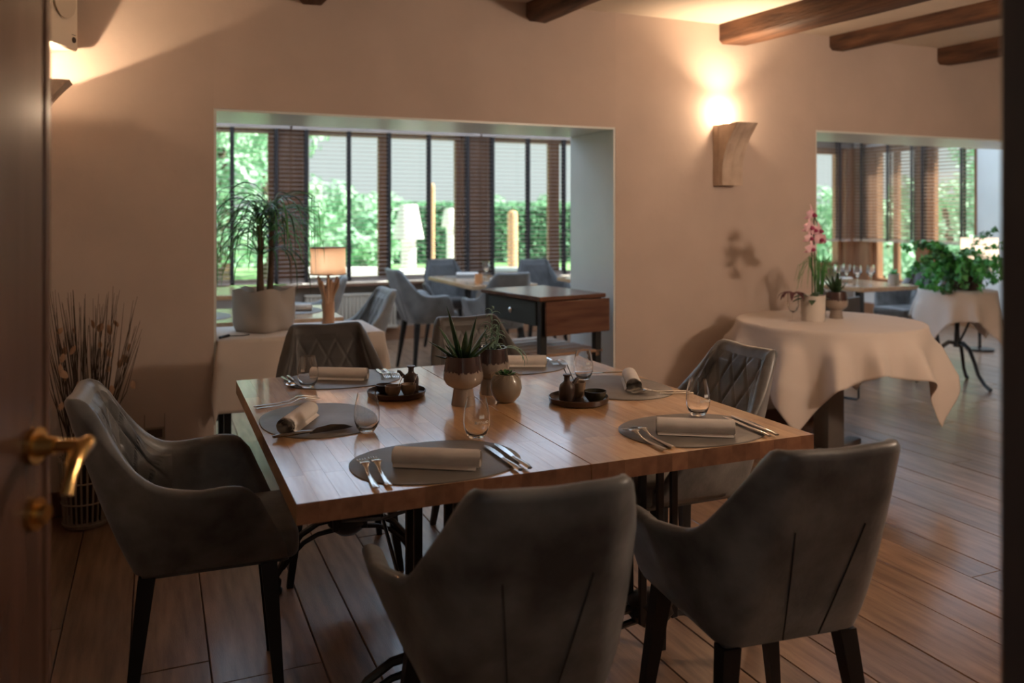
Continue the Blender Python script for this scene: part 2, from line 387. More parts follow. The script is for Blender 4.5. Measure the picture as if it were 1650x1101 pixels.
struct(G().rbox((U1-.02, 8.45, .43), (U1+.25, VB-.0, HZ), .01).obj('trim_8', frame_m))
window(6, 'v', U1, 7.72, 8.45, [(8.05, 8.13)], .43, HZ)
struct(G().rbox((U1+.02, 7.55, .43), (U1+.22, 7.72, HZ), .01).obj('trim_15', frame_m))
window(7, 'v', U1, 6.88, 7.55, [], .43, HZ)

# blinds
def blind(label, axis, base, a, b, tapes, ztop, zbot, tilt=-0.05):
    t = thing('venetian_blind', label, 'blind', group=None)
    def P3(p, d, z): return (p, base-d, z) if axis == 'u' else (base-d, p, z)
    def bx(g, p, q, d0, d1, z0, z1):
        A = P3(p, d0, z0); B = P3(q, d1, z1)
        g.box(tuple(min(A[k], B[k]) for k in range(3)), tuple(max(A[k], B[k]) for k in range(3)))
    g = G(); bx(g, a, b, .02, .10, ztop, ztop+.15); g.obj('valance', slat_m, t, smooth=False)
    g = G(); z = zbot+.03
    while z < ztop-.005:
        w2 = .025; dz = math.sin(tilt)*w2
        vs = []
        for p in (a, b):
            for d, zz in ((.06-w2, z-dz), (.06, z+.002), (.06+w2, z+dz)):
                vs.append(P3(p, d, zz-.0013)); vs.append(P3(p, d, zz+.0013))
        fs = []
        for k in (0, 2):
            fs += [(k, k+2, k+8, k+6), (k+1, k+7, k+9, k+3)]
        fs += [(0, 6, 7, 1), (4, 5, 11, 10), (0, 1, 3, 2), (2, 3, 5, 4), (6, 8, 9, 7), (8, 10, 11, 9)]
        g.add(vs, fs); z += .044
    stuff(g.obj('slats', slat_m, t, smooth=False))
    g = G(); bx(g, a, b, .03, .09, zbot-.012, zbot+.012); g.obj('bottom_rail', slat_m, t, smooth=False)
    for p in tapes:
        g = G(); bx(g, p-.019, p+.019, .087, .090, zbot-.012, ztop); bx(g, p-.019, p+.019, .030, .033, zbot-.012, ztop)
        g.obj('ladder_tape', tape_m, t, smooth=False)
    return t
BT = 2.22
blind('taupe slatted blind at the left end of the middle opening, behind the ponytail palm', 'u', VB, U0+.02, 1.265, [-.4, .1, .706, 1.13], BT, .66)
blind('taupe slatted blind behind the lit table lamp, with five dark tapes', 'u', VB, 1.285, 3.335, [1.43, 1.87, 2.30, 2.745, 3.19], BT, .66)
blind('taupe slatted blind behind the chairs at the right end of the middle opening', 'u', VB, 3.355, 5.36, [3.49, 3.93, 4.39, 4.83, 5.25], BT, .66)
blind('taupe slatted blind hidden behind the wall between the two openings', 'u', VB, 5.38, 7.40, [5.5, 5.95, 6.4, 6.84, 7.28], BT, 1.0)
blind('half-raised slatted blind just right of the orchid, at the left end of the right opening', 'u', VB, 7.42, 8.80, [7.55, 8.0, 8.6], 2.4, 1.0)
blind('half-raised slatted blind on the side wall, left of the two above the trailing ivy', 'v', U1, 7.64, 8.66, [7.70, 8.08, 8.52], 2.4, 1.0, .4)
blind('half-raised slatted blind at the far right of the right opening, above the ivy plant', 'v', U1, 6.86, 7.62, [6.99, 7.54], 2.4, 1.0, .25)

# ceiling beams (uneven old timber)
def beam(label, u, wdt, z0, skew, seed):
    g = G(); n = 26; vs = []
    for i in range(n+1):
        t = i/n; v = WV0+.06-t*3.72
        du = skew*(WV0-v)
        wb = .012
        j = [noise.noise(V((seed*7+k*3.1, v*1.7, 0)))*wb for k in range(8)]
        x0, x1 = u+du, u+du+wdt; r = .022
        pts = [(x0+j[0], CZ+.01), (x0+j[0], z0+r+j[2]), (x0+r+j[0], z0+j[2]*.6), (x1-r+j[1], z0+j[3]*.6), (x1+j[1], z0+r+j[3]), (x1+j[1], CZ+.01)]
        vs += [(p[0], v, p[1]) for p in pts]
    fs = [(i*6+k, i*6+(k+1) % 6, (i+1)*6+(k+1) % 6, (i+1)*6+k) for i in range(n) for k in range(6)]
    fs += [(0, 1, 2, 3, 4, 5), tuple(n*6+k for k in (5, 4, 3, 2, 1, 0))]
    g.add(vs, fs)
    return tag(g.obj('ceiling_beam', beam_m, angle=50), label, 'beam')
beam('short end of a dark beam at the top left edge of the picture', .66, .13, 2.40, .05, 1)
beam('dark rough beam end above the middle opening, left of the thick beam', 1.90, .14, 2.43, .10, 2)
beam('thickest dark timber beam, with a knot hole, directly over the lit corbel', 3.21, .22, 2.41, .09, 3)
beam('slimmer dark timber beam right of the thick one over the corbel', 4.10, .14, 2.44, .11, 4)
beam('dark beam end farthest right, beside the door frame', 5.10, .15, 2.415, .05, 5)
# soft corner coving of plaster is left to the wall itself

# corbels with uplights
def corbel(label, u, z0=1.53, z1=1.90, w_=.15, lit=True):
    t = thing('stone_corbel', label, 'wall lamp', (u, WV0, 0))
    def prof(k):     # depth from wall at height fraction k (0 bottom .. 1 top)
        return .085+.15*max(0, (k-.25)/.75)**1.9
    g = G(); n = 14
    def f(i, j):
        k = j; d = prof(k); x = (i-.5)*w_
        groove = .010*math.exp(-((i-.5)/.06)**2)+.006*math.exp(-((abs(i-.5)-.36)/.04)**2)
        return (x+w_/2, -(d-groove+.004*noise.noise(V((i*5, k*9, u)))), z0+k*(z1-z0))
    g.grid(f, 20, 18)
    for sx in (0, 1):
        def f2(i, j, sx=sx): return (sx*w_, -prof(j)*i, z0+j*(z1-z0))
        g.grid(f2, 1, 18)
    g.add([(0, 0, z0), (w_, 0, z0), (w_, -prof(0), z0), (0, -prof(0), z0)], [(0, 1, 2, 3)])
    g.add([(0, 0, z1), (w_, 0, z1), (w_, -prof(1), z1), (0, -prof(1), z1)], [(0, 3, 2, 1)])
    g.obj('bracket', stone_m, t)
    G().rbox((-.004, -.05, z0), (.0, 0, z1), .001).obj('back_plate', stone_m, t)
    G().lathe([(0, 0), (.016, .002), (.022, .014), (.018, .03), (.008, .038), (0, .04)], 14, (w_*.3, -.075, z1+.003)).obj('bulb', emit_bulb, t)
    G().lathe([(.026, 0), (.026, .006), (.02, .008), (.02, .003), (0, .003)], 14, (w_*.3, -.075, z1+.0005)).obj('lamp_holder', white_m, t)
    return t
corbel('carved stone corbel with a glowing bulb on top, between the two openings', 3.17)
corbel('carved stone corbel jutting from the left wall, half hidden by the door edge', .0, z1=1.91)
bpy.data.objects['stone_corbel.001'].location = (UL, 3.885, 0); bpy.data.objects['stone_corbel.001'].rotation_euler.z = PI/2
point_light('corbel_glow', (3.215, WV0-.10, 1.975), 4.5, .02)
spot_light('corbel_beam', (3.215, WV0-.21, 1.95), (-.04, .02, 1), 26, math.radians(112), .8)
point_light('corbel_glow', (UL+.09, 3.93, 1.985), 2.2, .02)
spot_light('corbel_beam', (UL+.09, 3.93, 1.975), (-.25, .45, .86), 9, math.radians(160), .06, .006)
# added lamp, out of view, to brighten the near side of the room
corbel('added unseen corbel lamp on the entrance wall beyond the right door frame', 3.4).rotation_euler.z = PI
bpy.data.objects['stone_corbel.002'].location.y = .55
point_light('corbel_glow', (3.36, .55+.12, 1.99), 74, .10, (1, .80, .62))  # fill light of the added lamp
# speaker
t = thing('wall_speaker', 'pale speaker in the top left corner above the half-hidden corbel', 'speaker', (-.503, 4.108, 2.07), math.radians(62))
G().rbox((-.11, -.16, 0), (.11, -.01, .34), .008).obj('speaker_box', speaker_m, t)
G().lathe([(0, 0), (.07, .0), (.075, .006), (0, .008)], 24).xf(Matrix.Translation((0, -.166, .2)) @ Matrix.Rotation(PI/2, 4, 'X')).obj('speaker_grille', grille_m, t)
g = G(); g.lathe([(.013, 0), (.013, .003), (.010, .003), (.010, 0)], 20).xf(Matrix.Translation((.075, -.1615, .045)) @ Matrix.Rotation(PI/2, 4, 'X'))
g.box((.0735, -.1635, .038), (.0765, -.1605, .054)); g.box((.062, -.1625, .066), (.088, -.1605, .068))
g.obj('round_badge', socket_m, t)

# door leaf, open into the room, with brass lever
dA = V((-.127, 1.306, 0)); dB = V((-.425, .58, 0)); dd = (dB-dA); dl = dd.length; ang = math.atan2(dd.y, dd.x)
dr = struct(empty('door_1', dA, ang))     # local +x runs from free edge towards hinge, local +y = right face? (checked below)
# local y positive side: rotate (0,1) by ang
sgn = 1 if (V((math.cos(ang+PI/2), math.sin(ang+PI/2))).x > 0) else -1
def dbox(g, x0, x1, y0, y1, z0, z1, r=.003): g.rbox((x0, min(sgn*y0, sgn*y1), z0), (x1, max(sgn*y0, sgn*y1), z1), r)
g = G(); dbox(g, .028, dl, -.045, 0, .01, 2.08); g.obj('door_leaf', door_m, dr)
g = G(); dbox(g, 0, .016, -.045, -.004, .01, 2.08); g.obj('lipping', door_m, dr)
g = G(); dbox(g, .016, .028, -.045, -.014, .01, 2.08); g.obj('rebate', door_m, dr)
for (z0, z1) in ((.2, .85), (1.15, 1.95)):
    g = G()
    dbox(g, .14, .16, 0, .010, z0, z1); dbox(g, dl-.16, dl-.14, 0, .010, z0, z1); dbox(g, .16, dl-.16, 0, .010, z0, z0+.02); dbox(g, .16, dl-.16, 0, .010, z1-.02, z1)
    g.obj('moulding', door_m, dr)
hz = 1.045; hx = .055
g = G(); g.tube([(hx, 0, hz), (hx, sgn*.008, hz)], .024, 20); g.tube([(hx, 0, hz-.09), (hx, sgn*.008, hz-.09)], .021, 20); hp = g.obj('handle_rose', brass_m, dr)
g = G()
g.tube([(hx, sgn*.005, hz), (hx, sgn*.030, hz)], [.016, .011], 14)
g.tube([(hx, sgn*.03, hz), (hx, sgn*.058, hz), (hx-.002, sgn*.066, hz), (hx+.010, sgn*.070, hz)], [.008, .009, .010, .011], 14)
g.tube([(hx-.01, sgn*.068, hz+.002), (hx+.02, sgn*.072, hz), (hx+.035, sgn*.072, hz-.012), (hx+.050, sgn*.074, hz-.030), (hx+.058, sgn*.074, hz-.046)], [.010, .012, .010, .008, .009], 12)
g.obj('lever', brass_m, dr)
G().tube([(hx, sgn*.004, hz-.09), (hx, sgn*.02, hz-.09)], [.013, .012], 12).obj('key_rose', brass_m, dr)

# sockets, radiator
t = tag(G().rbox((-.06, VB-.008, .22), (.06, VB, .31), .004).obj('wall_socket', socket_m, loc=(2.42, 0, 0)), 'dark double wall socket below the window, left of the back chairs', 'socket')
t = thing('wall_socket', 'pale socket plate low on the wall just above the left armchair', 'socket', (.0, WV0, .33))
g = G(); g.rbox((-.045, -.008, -.03), (.045, 0, .03), .003); g.obj('plate', basket_m, t)
G().box((-.033, -.0095, -.02), (.033, -.007, .02)).obj('insert', socket_m, t, smooth=False)
g = G(); g.tube([(-.043, -.006, .02), (-.043, -.006, .09)], .0022, 6); g.tube([(.043, -.006, .02), (.043, -.006, .09)], .0022, 6); g.obj('prong', basket_m, t)
t = thing('radiator', 'cream ribbed radiator under the window behind the diamond-backed chair', 'radiator', (1.9, VB, 0))
for k in range(24): G().rbox((-.48+k*.04, -.09, .16), (-.445+k*.04, -.03, .50), .008).obj('rib', radiator_m, t)
g = G(); g.rbox((-.49, -.095, .49), (.49, -.02, .52), .008); g.rbox((-.49, -.095, .14), (.49, -.02, .17), .008); g.box((-.3, -.03, .3), (-.27, 0, .34)); g.box((.27, -.03, .3), (.3, 0, .34)); g.obj('header_rail', radiator_m, t)

# ================================================================== CHAIRS
def chair(name, label, hide, qd=.010):
    t = thing(name, label, 'chair')
    HW, YB, R, YF = .19, -.20, .06, .205
    aC0 = HW-R; aC1 = aC0+R*PI/2; aE = aC1+(YF-(YB+R))
    def base(a):           # signed arc length from centre of back -> point and outward normal
        s = 1 if a >= 0 else -1; q = abs(a)
        if q <= aC0: return V((a, YB)), V((0, -1))
        if q <= aC1:
            th = (q-aC0)/R; return V((s*(aC0+R*math.sin(th)), YB+R-R*math.cos(th))), V((s*math.sin(th), -math.cos(th)))
        return V((s*HW, YB+R+(q-aC1))), V((s, 0))
    def sm(x): x = max(0, min(1, x)); return x*x*(3-2*x)
    KT = [(-.05, .882), (0, .882), (.12, .887), (.150, .885), (.168, .862), (.188, .805), (.212, .742), (.236, .694), (.265, .669), (.34, .662), (.44, .664), (aE-.022, .660), (aE, .622), (aE+.05, .5)]
    def T(a):
        q = abs(a)
        for k in range(1, len(KT)-2):
            if q <= KT[k+1][0] or k == len(KT)-3:
                x0, x1 = KT[k][0], KT[k+1][0]; t_ = max(0, min(1, (q-x0)/(x1-x0)))
                y0, y1 = KT[k][1], KT[k+1][1]
                m0 = (y1-KT[k-1][1])/(x1-KT[k-1][0])*(x1-x0); m1 = (KT[k+2][1]-y0)/(KT[k+2][0]-x0)*(x1-x0)
                return y0*(2*t_**3-3*t_**2+1)+m0*(t_**3-2*t_**2+t_)+y1*(-2*t_**3+3*t_**2)+m1*(t_**3-t_**2)
    ZB = .43; TH = .042
    def pos(a, z, off):     # off: outward offset from outer surface
        p, n = base(a); k = (z-ZB)/.45
        sb = 1-sm((abs(a)-.10)/.24)
        q = p+n*off+V((math.copysign(1, a)*sm((abs(a)-.16)/.20)*.175*k, -.155*sb*k))
        sh = -.11*max(0, min(1, k*1.9))*sm((abs(a)-.30)/.22)
        bulge = .006*math.sin(PI*max(0, min(1, k)))
        q = q+n*bulge
        return V((q.x, q.y+sh, z))
    na = 80; g = G(); rows = []
    prof = []
    for i in range(11): prof.append(('o', i/10))
    for i in range(1, 6): prof.append(('c', i/6))
    for i in range(11): prof.append(('i', 1-i/10))
    vs = []
    for c_ in range(na+1):
        a = -aE+2*aE*c_/na; z1 = T(a)-TH/2
        e = min(1, (aE-abs(a))/.02); e = math.sqrt(max(0, 1-(1-e)**2)) if e < 1 else 1
        th = TH*(.15+.85*e)
        for kind, k in prof:
            if kind == 'o': z = ZB+k*(z1-ZB); off = 0-(TH-th)/2-.012*(1-k)**6
            elif kind == 'c': th_ = k*PI; z = z1+math.sin(th_)*TH/2; off = -TH/2+math.cos(th_)*th/2
            else: z = ZB+k*(z1-ZB); off = -TH+(TH-th)/2
            vs.append(pos(a, z, off))
    m_ = len(prof)
    fs = [(i*m_+j, (i+1)*m_+j, (i+1)*m_+(j+1) % m_, i*m_+(j+1) % m_) for i in range(na) for j in range(m_)]
    fs += [tuple(range(m_)), tuple(na*m_+j for j in range(m_-1, -1, -1))]
    g.add(vs, fs); g.obj('shell', hide, t, angle=60)
    # quilted pad on the inside of the back
    A = .275
    def dia(a, z):
        u_ = a/.078; v_ = (z-.47)/.140
        p = abs(((u_+v_) % 1)-.5)*2; q = abs(((u_-v_) % 1)-.5)*2
        d = min(1-p, 1-q)
        return qd*min(1, (d/.24))**.6
    def f(i, j):
        a = -A+2*A*i; z1 = T(a)-.030; z = .47+j*(z1-.47)
        ed = min(1, min(i, 1-i)*14, (1-j)*12)
        return pos(a, z, -TH-(.004+dia(a, z))*ed+.002*(1-ed))
    G().grid(f, 120, 84).obj('quilted_pad', hide, t, angle=80)
    # seat cushion and under-frame
    bm = bmesh.new(); bmesh.ops.create_cube(bm, size=1)
    for v in bm.verts: v.co = V((v.co.x*(.335+.03*(v.co.y+.5)), .02+v.co.y*.41, .462+v.co.z*.08))
    bmesh.ops.bevel(bm, geom=bm.edges[:], offset=.035, segments=4, affect='EDGES', profile=.6)
    bmesh.ops.subdivide_edges(bm, edges=[e for e in bm.edges if e.calc_length() > .2], cuts=3, use_grid_fill=True)
    for v in bm.verts:
        if v.co.z > .48: v.co.z += .012*(1-(v.co.x/.2)**2)
    me = bpy.data.meshes.new('seat'); bm.to_mesh(me); bm.free(); me.materials.append(hide); me.shade_smooth(); inst(me, 'seat', t)
    g = G(); g.rbox((-.165, -.17, .412), (.165, .20, .45), .012, 2); g.obj('seat_frame', hide, t)
    for sx in (-1, 1):
        g = G(); pts = [pos(sx*(.075+.0*k), .44+.36*k, .0008) for k in [i/8 for i in range(9)]]
        pts = [pos(sx*(.085-.04*(1-k/8)), .44+.27*k/8, .0008) for k in range(9)]
        g.tube(pts, .0022, 5, flat=.5); g.obj('seam', thread_m, t)
    for sx in (-1, 1):
        for (y, dy) in ((.145, .03), (-.155, -.05)):
            g = G(); g.frustum((sx*.205, y+dy, 0), (sx*.148, y, .42), .022, .042); g.obj('leg', legwood_m, t)
    return t
ch0 = chair('dining_armchair', 'grey armchair at the left end of the dining table, beside the dried grasses', hide_m)
ch0.location = (.145, 2.47, 0); ch0.rotation_euler.z = -PI/2-math.radians(3)
GRP = None
def put(x, y, face, label, src=None): # face: angle of facing direction, degrees (0 = +u, 90 = +v)
    return dup(src or ch0, (x, y, 0), math.radians(face-90), label)
put(.668, 1.615, 84, 'grey armchair in the near middle, seen from behind, lowest in the picture')
put(1.30, 1.60, 84, 'grey armchair at the near right corner of the table, seen from behind')
put(1.62, 2.39, 180, 'grey armchair at the right end of the dining table, diamond quilting facing the table')
chd = chair('dining_armchair', 'dark armchair across the dining table, directly behind the tall succulent pot', hide_dark, .0025)  # darker hide and shallower quilting stand for the weaker light here
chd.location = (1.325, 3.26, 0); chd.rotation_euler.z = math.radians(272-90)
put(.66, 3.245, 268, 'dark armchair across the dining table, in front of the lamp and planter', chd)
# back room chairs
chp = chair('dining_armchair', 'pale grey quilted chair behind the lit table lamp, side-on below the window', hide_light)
chp.location = (1.03, 5.12, 0); chp.rotation_euler.z = math.radians(183-90)
put(2.62, 6.42, 92, 'large grey armchair seen from behind at the back table, left of the trolley', chp)
put(2.20, 6.98, 5, 'pale chair at the left side of the back table, facing right', chp)
put(2.74, 7.95, 268, 'dark chair back behind the small orange candle pot on the back table', chd)
put(3.62, 7.62, 262, 'dark chair against the window between the back table and the trolley', chd)
put(1.0, 6.35, 170, 'grey chair behind the driftwood lamp at the far left back table', chp)
put(5.22, 5.40, 0, 'dark chair tucked under the right-hand back table, left of its front leg', ch0)
put(6.32, 5.55, 180, 'dark chair behind the trailing ivy at the right-hand back table', ch0)

# ================================================================== MAIN TABLE (two tops)
TZ = .75; TH_ = .045
def bistro_base(t, cx, vs_):
    """cast iron: for each v a pedestal of four bars, a hub, double-ribbed arched legs and claw feet"""
    for v0 in vs_:
        for sx in (-1, 1):
            for sy in (-1, 1):
                G().rbox((cx+sx*.052-.011, v0+sy*.035-.007, .20), (cx+sx*.052+.011, v0+sy*.035+.007, TZ-TH_-.012), .002).obj('upright_bar', iron_m, t)
        g = G(); g.lathe([(.0, .17), (.03, .172), (.055, .19), (.075, .215), (.07, .235), (.08, .25), (.06, .262), (0, .264)], 18, (cx, v0, 0), sy=.75)
        g.obj('hub', iron_m, t)
        g = G(); g.rbox((cx-.18, v0-.05, TZ-TH_-.014), (cx+.18, v0+.05, TZ-TH_-.002), .003); g.obj('top_plate', iron_m, t)
        for sx in (-1, 1):
            g = G()
            up = [(cx+sx*x_, v0, z_) for x_, z_ in ((.05, .235), (.11, .228), (.17, .195), (.215, .14), (.24, .09), (.262, .055))]
            lo = [(cx+sx*x_, v0, z_) for x_, z_ in ((.05, .195), (.11, .187), (.16, .165), (.20, .128), (.235, .085))]
            g.tube(up, [.013, .012, .012, .013, .014, .012], 8); g.tube(lo, [.010, .009, .009, .009, .010], 8)
            g.lathe([(.0, 0), (.026, .001), (.028, .014), (.020, .02), (.023, .032), (.024, .046), (.015, .056), (.018, .066), (.0, .075)], 12, (cx+sx*.262, v0, 0))
            g.obj('leg', iron_m, t)
    a, b = vs_
    g = G(); g.tube([(cx-.03, a+.05, .24), (cx, (a+b)/2, .40), (cx+.03, b-.05, .60)], .006, 6); g.tube([(cx+.03, a+.05, .60), (cx, (a+b)/2, .40), (cx-.03, b-.05, .24)], .006, 6)
    g.obj('brace_rod', iron_m, t)
def top(t, u0, u1, v0, v1, tz=TZ, th=TH_):
    rows = 15; wd = (u1-u0)/rows
    G().box((u0+.006, v0+.006, tz-th+.003), (u1-.006, v1-.006, tz-.012)).obj('core', edge_m, t, smooth=False)
    for i in range(rows):
        y = v0; a = u0+i*wd; b = a+wd
        first = True
        while y < v1-1e-4:
            L_ = random.uniform(.16, .26) if first else random.uniform(.28, .55)
            first = False
            y1 = y+L_
            if v1-y1 < .14: y1 = v1
            cx, cy = (a+b)/2, (y+y1)/2
            dz = 0
            zt = 0
            # stave with a hair-fine chamfer so each reads as its own piece
            e = .0002
            g = G(); hx, hy = wd/2-.00006, (y1-y)/2-.00006
            vs = []
            for q, z in ((0, -th), (0, -e), (e, 0)):
                vs += [(-hx+q, -hy+q, z), (hx-q, -hy+q, z), (hx-q, hy-q, z), (-hx+q, hy-q, z)]
            fs = [(0, 3, 2, 1)]+[(k*4+j, k*4+(j+1) % 4, k*4+4+(j+1) % 4, k*4+4+j) for k in (0, 1) for j in range(4)]+[(8, 9, 10, 11)]
            o = g.add(vs, fs).obj('stave', stave_m, t, smooth=False, loc=(cx, cy, tz)); y = y1
            o.data.materials.append(endgrain_m)
            for p_ in o.data.polygons:
                if abs(p_.normal.y) > .7: p_.material_index = 1
t1 = thing('dining_table', 'left half of the joined butcher-block dining table, nearest the door, on black iron base', 'table')
top(t1, .27, .9625, 1.755, 3.150); bistro_base(t1, .655, (2.03, 3.05))
t2 = thing('dining_table', 'right half of the joined butcher-block dining table, at the quilted chair on the right', 'table')
top(t2, .9655, 1.653, 1.755, 3.150); bistro_base(t2, 1.31, (2.03, 3.05))

# ------------------------------------------------------------------ place settings
def superellipse(a, b, n=64, p=2.25, squash=0):
    out = []
    for i in range(n):
        th = 2*PI*i/n; c, s = math.cos(th), math.sin(th)
        x = a*math.copysign(abs(c)**(2/p), c); y = b*math.copysign(abs(s)**(2/p), s)
        if y > 0: y *= 1.0
        out.append((x, y*(1+squash*abs(x/a)**2*(-1 if y < 0 else 0))))
    return out
g = G(); pts = superellipse(.208, .168); n = len(pts)
g.add([(x, y, 0) for x, y in pts]+[(x, y, .0022) for x, y in pts]+[(x*.993, y*.993, .003) for x, y in pts],
      [tuple(range(n-1, -1, -1)), tuple(2*n+k for k in range(n))]+[(j*n+k, j*n+(k+1) % n, (j+1)*n+(k+1) % n, (j+1)*n+k) for j in (0, 1) for k in range(n)])
me_mat = g.mesh('placemat', mat_m, angle=30)
def napkin_mesh(seed, L_=.21):
    random.seed(seed)
    turns = 3.4; n = 70; prof = []
    for i in range(n+1):
        k = i/n; th = 2*PI*turns*k-PI/2-2*PI*turns; r = .0045+.0175*k
        if k > .93: r += (k-.93)*.05
        prof.append((r*math.cos(th)*1.12, .0205+max(-.020, r*math.sin(th)*.92)))
    g = G(); nl = 14
    for off in (0, .0011):
        def f(i, j, off=off):
            x, z = prof[int(round(j*n))]; y = (i-.5)*L_
            d = math.hypot(x, z-.02) or 1
            wob = 1+.05*noise.noise(V((i*3+seed, j*4, seed)))
            return (x*wob*(1+off/d), y, max(.0006, .0205+(z-.0205)*wob*(1+off/d)))
        g.grid(f, nl, n)
    # plain outer sleeve so the roll reads solid
    m = 28
    def f(i, j):
        th = 2*PI*j; wob = 1+.04*noise.noise(V((i*4+seed, math.cos(th), math.sin(th))))
        return (.0235*1.12*math.cos(th)*wob, (i-.5)*(L_-.006), max(.0004, .0205+.0218*math.sin(th)*wob))
    g.grid(f, nl, m)
    g.grid(lambda i, j: (.019+.012*j, (i-.5)*(L_-.01), .010-.0085*j+.0005), nl, 3)
    random.seed(seed+100)
    return g.mesh('rolled_napkin', napkin_m, angle=60)
naps = [napkin_mesh(k) for k in range(3)]
def fork_mesh():
    g = G()
    def zc(y): return .002+.014*math.exp(-((y-.15)/.03)**2)*.9+(.006 if y > .17 else 0)*((y-.17)/.04 if y > .17 else 0)
    ys = [0, .01, .04, .08, .11, .13, .145]; wd = [.008, .0095, .0075, .005, .0038, .0045, .010]
    pts = [(0, y, zc(y)) for y in ys]
    g.tube(pts, [w_*.9 for w_ in wd], 8, flat=.28)
    g.rbox((-.0115, .142, .0132), (.0115, .163, .0155), .0009)
    for k in range(4):
        x = -.0096+k*.0064
        g.tube([(x, .160, .0145), (x, .178, .0105), (x, .195, .0065), (x*.97, .208, .0075)], [.0017, .0017, .0015, .0007], 6)
    return g.mesh('fork', steel_m, angle=50)
def knife_mesh():
    g = G()
    g.tube([(0, 0, .004), (0, .02, .005), (0, .07, .0048), (0, .10, .0045)], [.0065, .008, .0065, .0055], 8, flat=.45)
    vs = []; out = [(-.006, .098), (.004, .098), (.0075, .13), (.009, .17), (.007, .205), (0, .225), (-.005, .215), (-.006, .17)]
    n = len(out); g.add([(x, y, .0035) for x, y in out]+[(x, y, .0052) for x, y in out], [tuple(range(n-1, -1, -1)), tuple(range(n, 2*n))]+[(k, (k+1) % n, n+(k+1) % n, n+k) for k in range(n)])
    return g.mesh('table_knife', steel_m, angle=40)
def spoon_mesh():
    g = G(); g.tube([(0, 0, .003), (0, .02, .004), (0, .08, .008), (0, .13, .012), (0, .15, .009)], [.008, .0085, .005, .004, .005], 8, flat=.3)
    g.grid(lambda i, j: (.019*math.cos(2*PI*i)*math.sin(j*PI/2), .178+.030*math.sin(2*PI*i)*math.sin(j*PI/2), .009-.007*math.cos(j*PI/2)), 20, 6)
    return g.mesh('spoon', steel_m, angle=60)
me_fork, me_knife, me_spoon = fork_mesh(), knife_mesh(), spoon_mesh()
def text_on_glass(parent, ang0):
    cu = bpy.data.curves.new('print', 'FONT'); cu.body = 'amuo'; cu.size = .019; cu.align_x = 'CENTER'
    o = bpy.data.objects.new('tmp', cu); C.objects.link(o)
    dg = bpy.context.evaluated_depsgraph_get(); me = bpy.data.meshes.new_from_object(o.evaluated_get(dg)); bpy.data.objects.remove(o)
    vs = [tuple(v.co) for v in me.vertices]; fs = [tuple(p.vertices) for p in me.polygons]
    g = G(); g.add(vs, fs)
    # little crest over the word: three-point crown on a block
    g.add([(-.008, .017, 0), (.006, .017, 0), (.006, .025, 0), (-.008, .025, 0)], [(0, 1, 2, 3)])
    for k in (-.006, -.001, .004): g.add([(k-.002, .025, 0), (k+.002, .025, 0), (k, .031, 0)], [(0, 1, 2)])
    R_ = .0362
    g.v = [(R_*math.cos(ang0+x/R_)*(1-.0*z), R_*math.sin(ang0+x/R_), .046+y*.8) for x, y, z in g.v]
    bpy.data.meshes.remove(me)
    me = bpy.data.meshes.new('logo_print'); me.from_pydata(g.v, [], g.f); me.materials.append(print_m)
    o = bpy.data.objects.new('logo_print', me); C.objects.link(o); o.parent = parent; return o
GP = [(.0, .0), (.017, 0), (.021, .003), (.029, .016), (.0345, .032), (.0358, .048), (.0345, .066), (.031, .084), (.0275, .100), (.0255, .108)]
IP = [(.0248, .108), (.0267, .100), (.0302, .084), (.0337, .066), (.035, .048), (.0337, .032), (.028, .018), (.018, .010), (.0, .008)]
me_glass = G().lathe(GP+IP, 40).mesh('bowl', glass_m, angle=60)
def glass(x, y, z, label, logo=None):
    t = thing('water_glass', label, 'glass', (x, y, z)); inst(me_glass, 'bowl', t)
    if logo is not None: text_on_glass(t, logo)
    return t
ZT = .7502
def place(me, name, label, cat, x, y, ang, z=ZT, group=None, rx=0):
    o = inst(me, name, None, (x, y, z), (rx, 0, ang)); return tag(o, label, cat, group)
def aim(me, name, label, cat, a, b, z=ZT, rx=0):
    return place(me, name, label, cat, a[0], a[1], math.atan2(b[1]-a[1], b[0]-a[0])-PI/2, z, None, rx)
S = [('near left', .628, 1.925, 0), ('near right', 1.375, 1.925, 0), ('left end', .443, 2.45, PI/2), ('right end', 1.478, 2.50, PI/2), ('far left', .63, 3.02, 0), ('far middle', 1.30, 3.0, 0)]
wh = {'near left': 'in front of the near middle chair', 'near right': 'at the near right corner of the table', 'left end': 'at the left armchair',
      'right end': 'at the quilted chair on the right', 'far left': 'at the far left chair, beyond the left tray', 'far middle': 'behind the succulent pots at the far edge'}
for nme, x, y, a in S:
    place(me_mat, 'placemat', 'grey-brown oval placemat '+wh[nme], 'placemat', x, y, a)
ZM = ZT+.0032
def nap(k, a, b, lab):
    x, y = (a[0]+b[0])/2, (a[1]+b[1])/2
    place(naps[k], 'rolled_napkin', 'rolled linen napkin '+lab, 'napkin', x, y, math.atan2(b[1]-a[1], b[0]-a[0])-PI/2, ZM)
nap(0, (.525, 1.935), (.705, 1.825), wh['near left']); nap(1, (1.262, 1.93), (1.436, 1.82), wh['near right'])
nap(2, (.325, 2.315), (.425, 2.505), wh['left end']+', its spiral end towards the camera'); nap(0, (1.583, 2.60), (1.487, 2.41), wh['right end']+', spiral end showing')
nap(1, (.53, 3.06), (.70, 2.965), wh['far left']); nap(2, (1.24, 3.02), (1.40, 2.955), wh['far middle'])
aim(me_fork, 'fork', 'outer of the two forks left of the near left napkin', 'fork', (.443, 1.775), (.458, 2.0), ZM)
aim(me_fork, 'fork', 'inner of the two forks left of the near left napkin', 'fork', (.474, 1.780), (.486, 2.0), ZM)
aim(me_knife, 'table_knife', 'knife nearer the napkin, right of the near left placemat', 'knife', (.780, 1.762), (.778, 2.0), ZM)
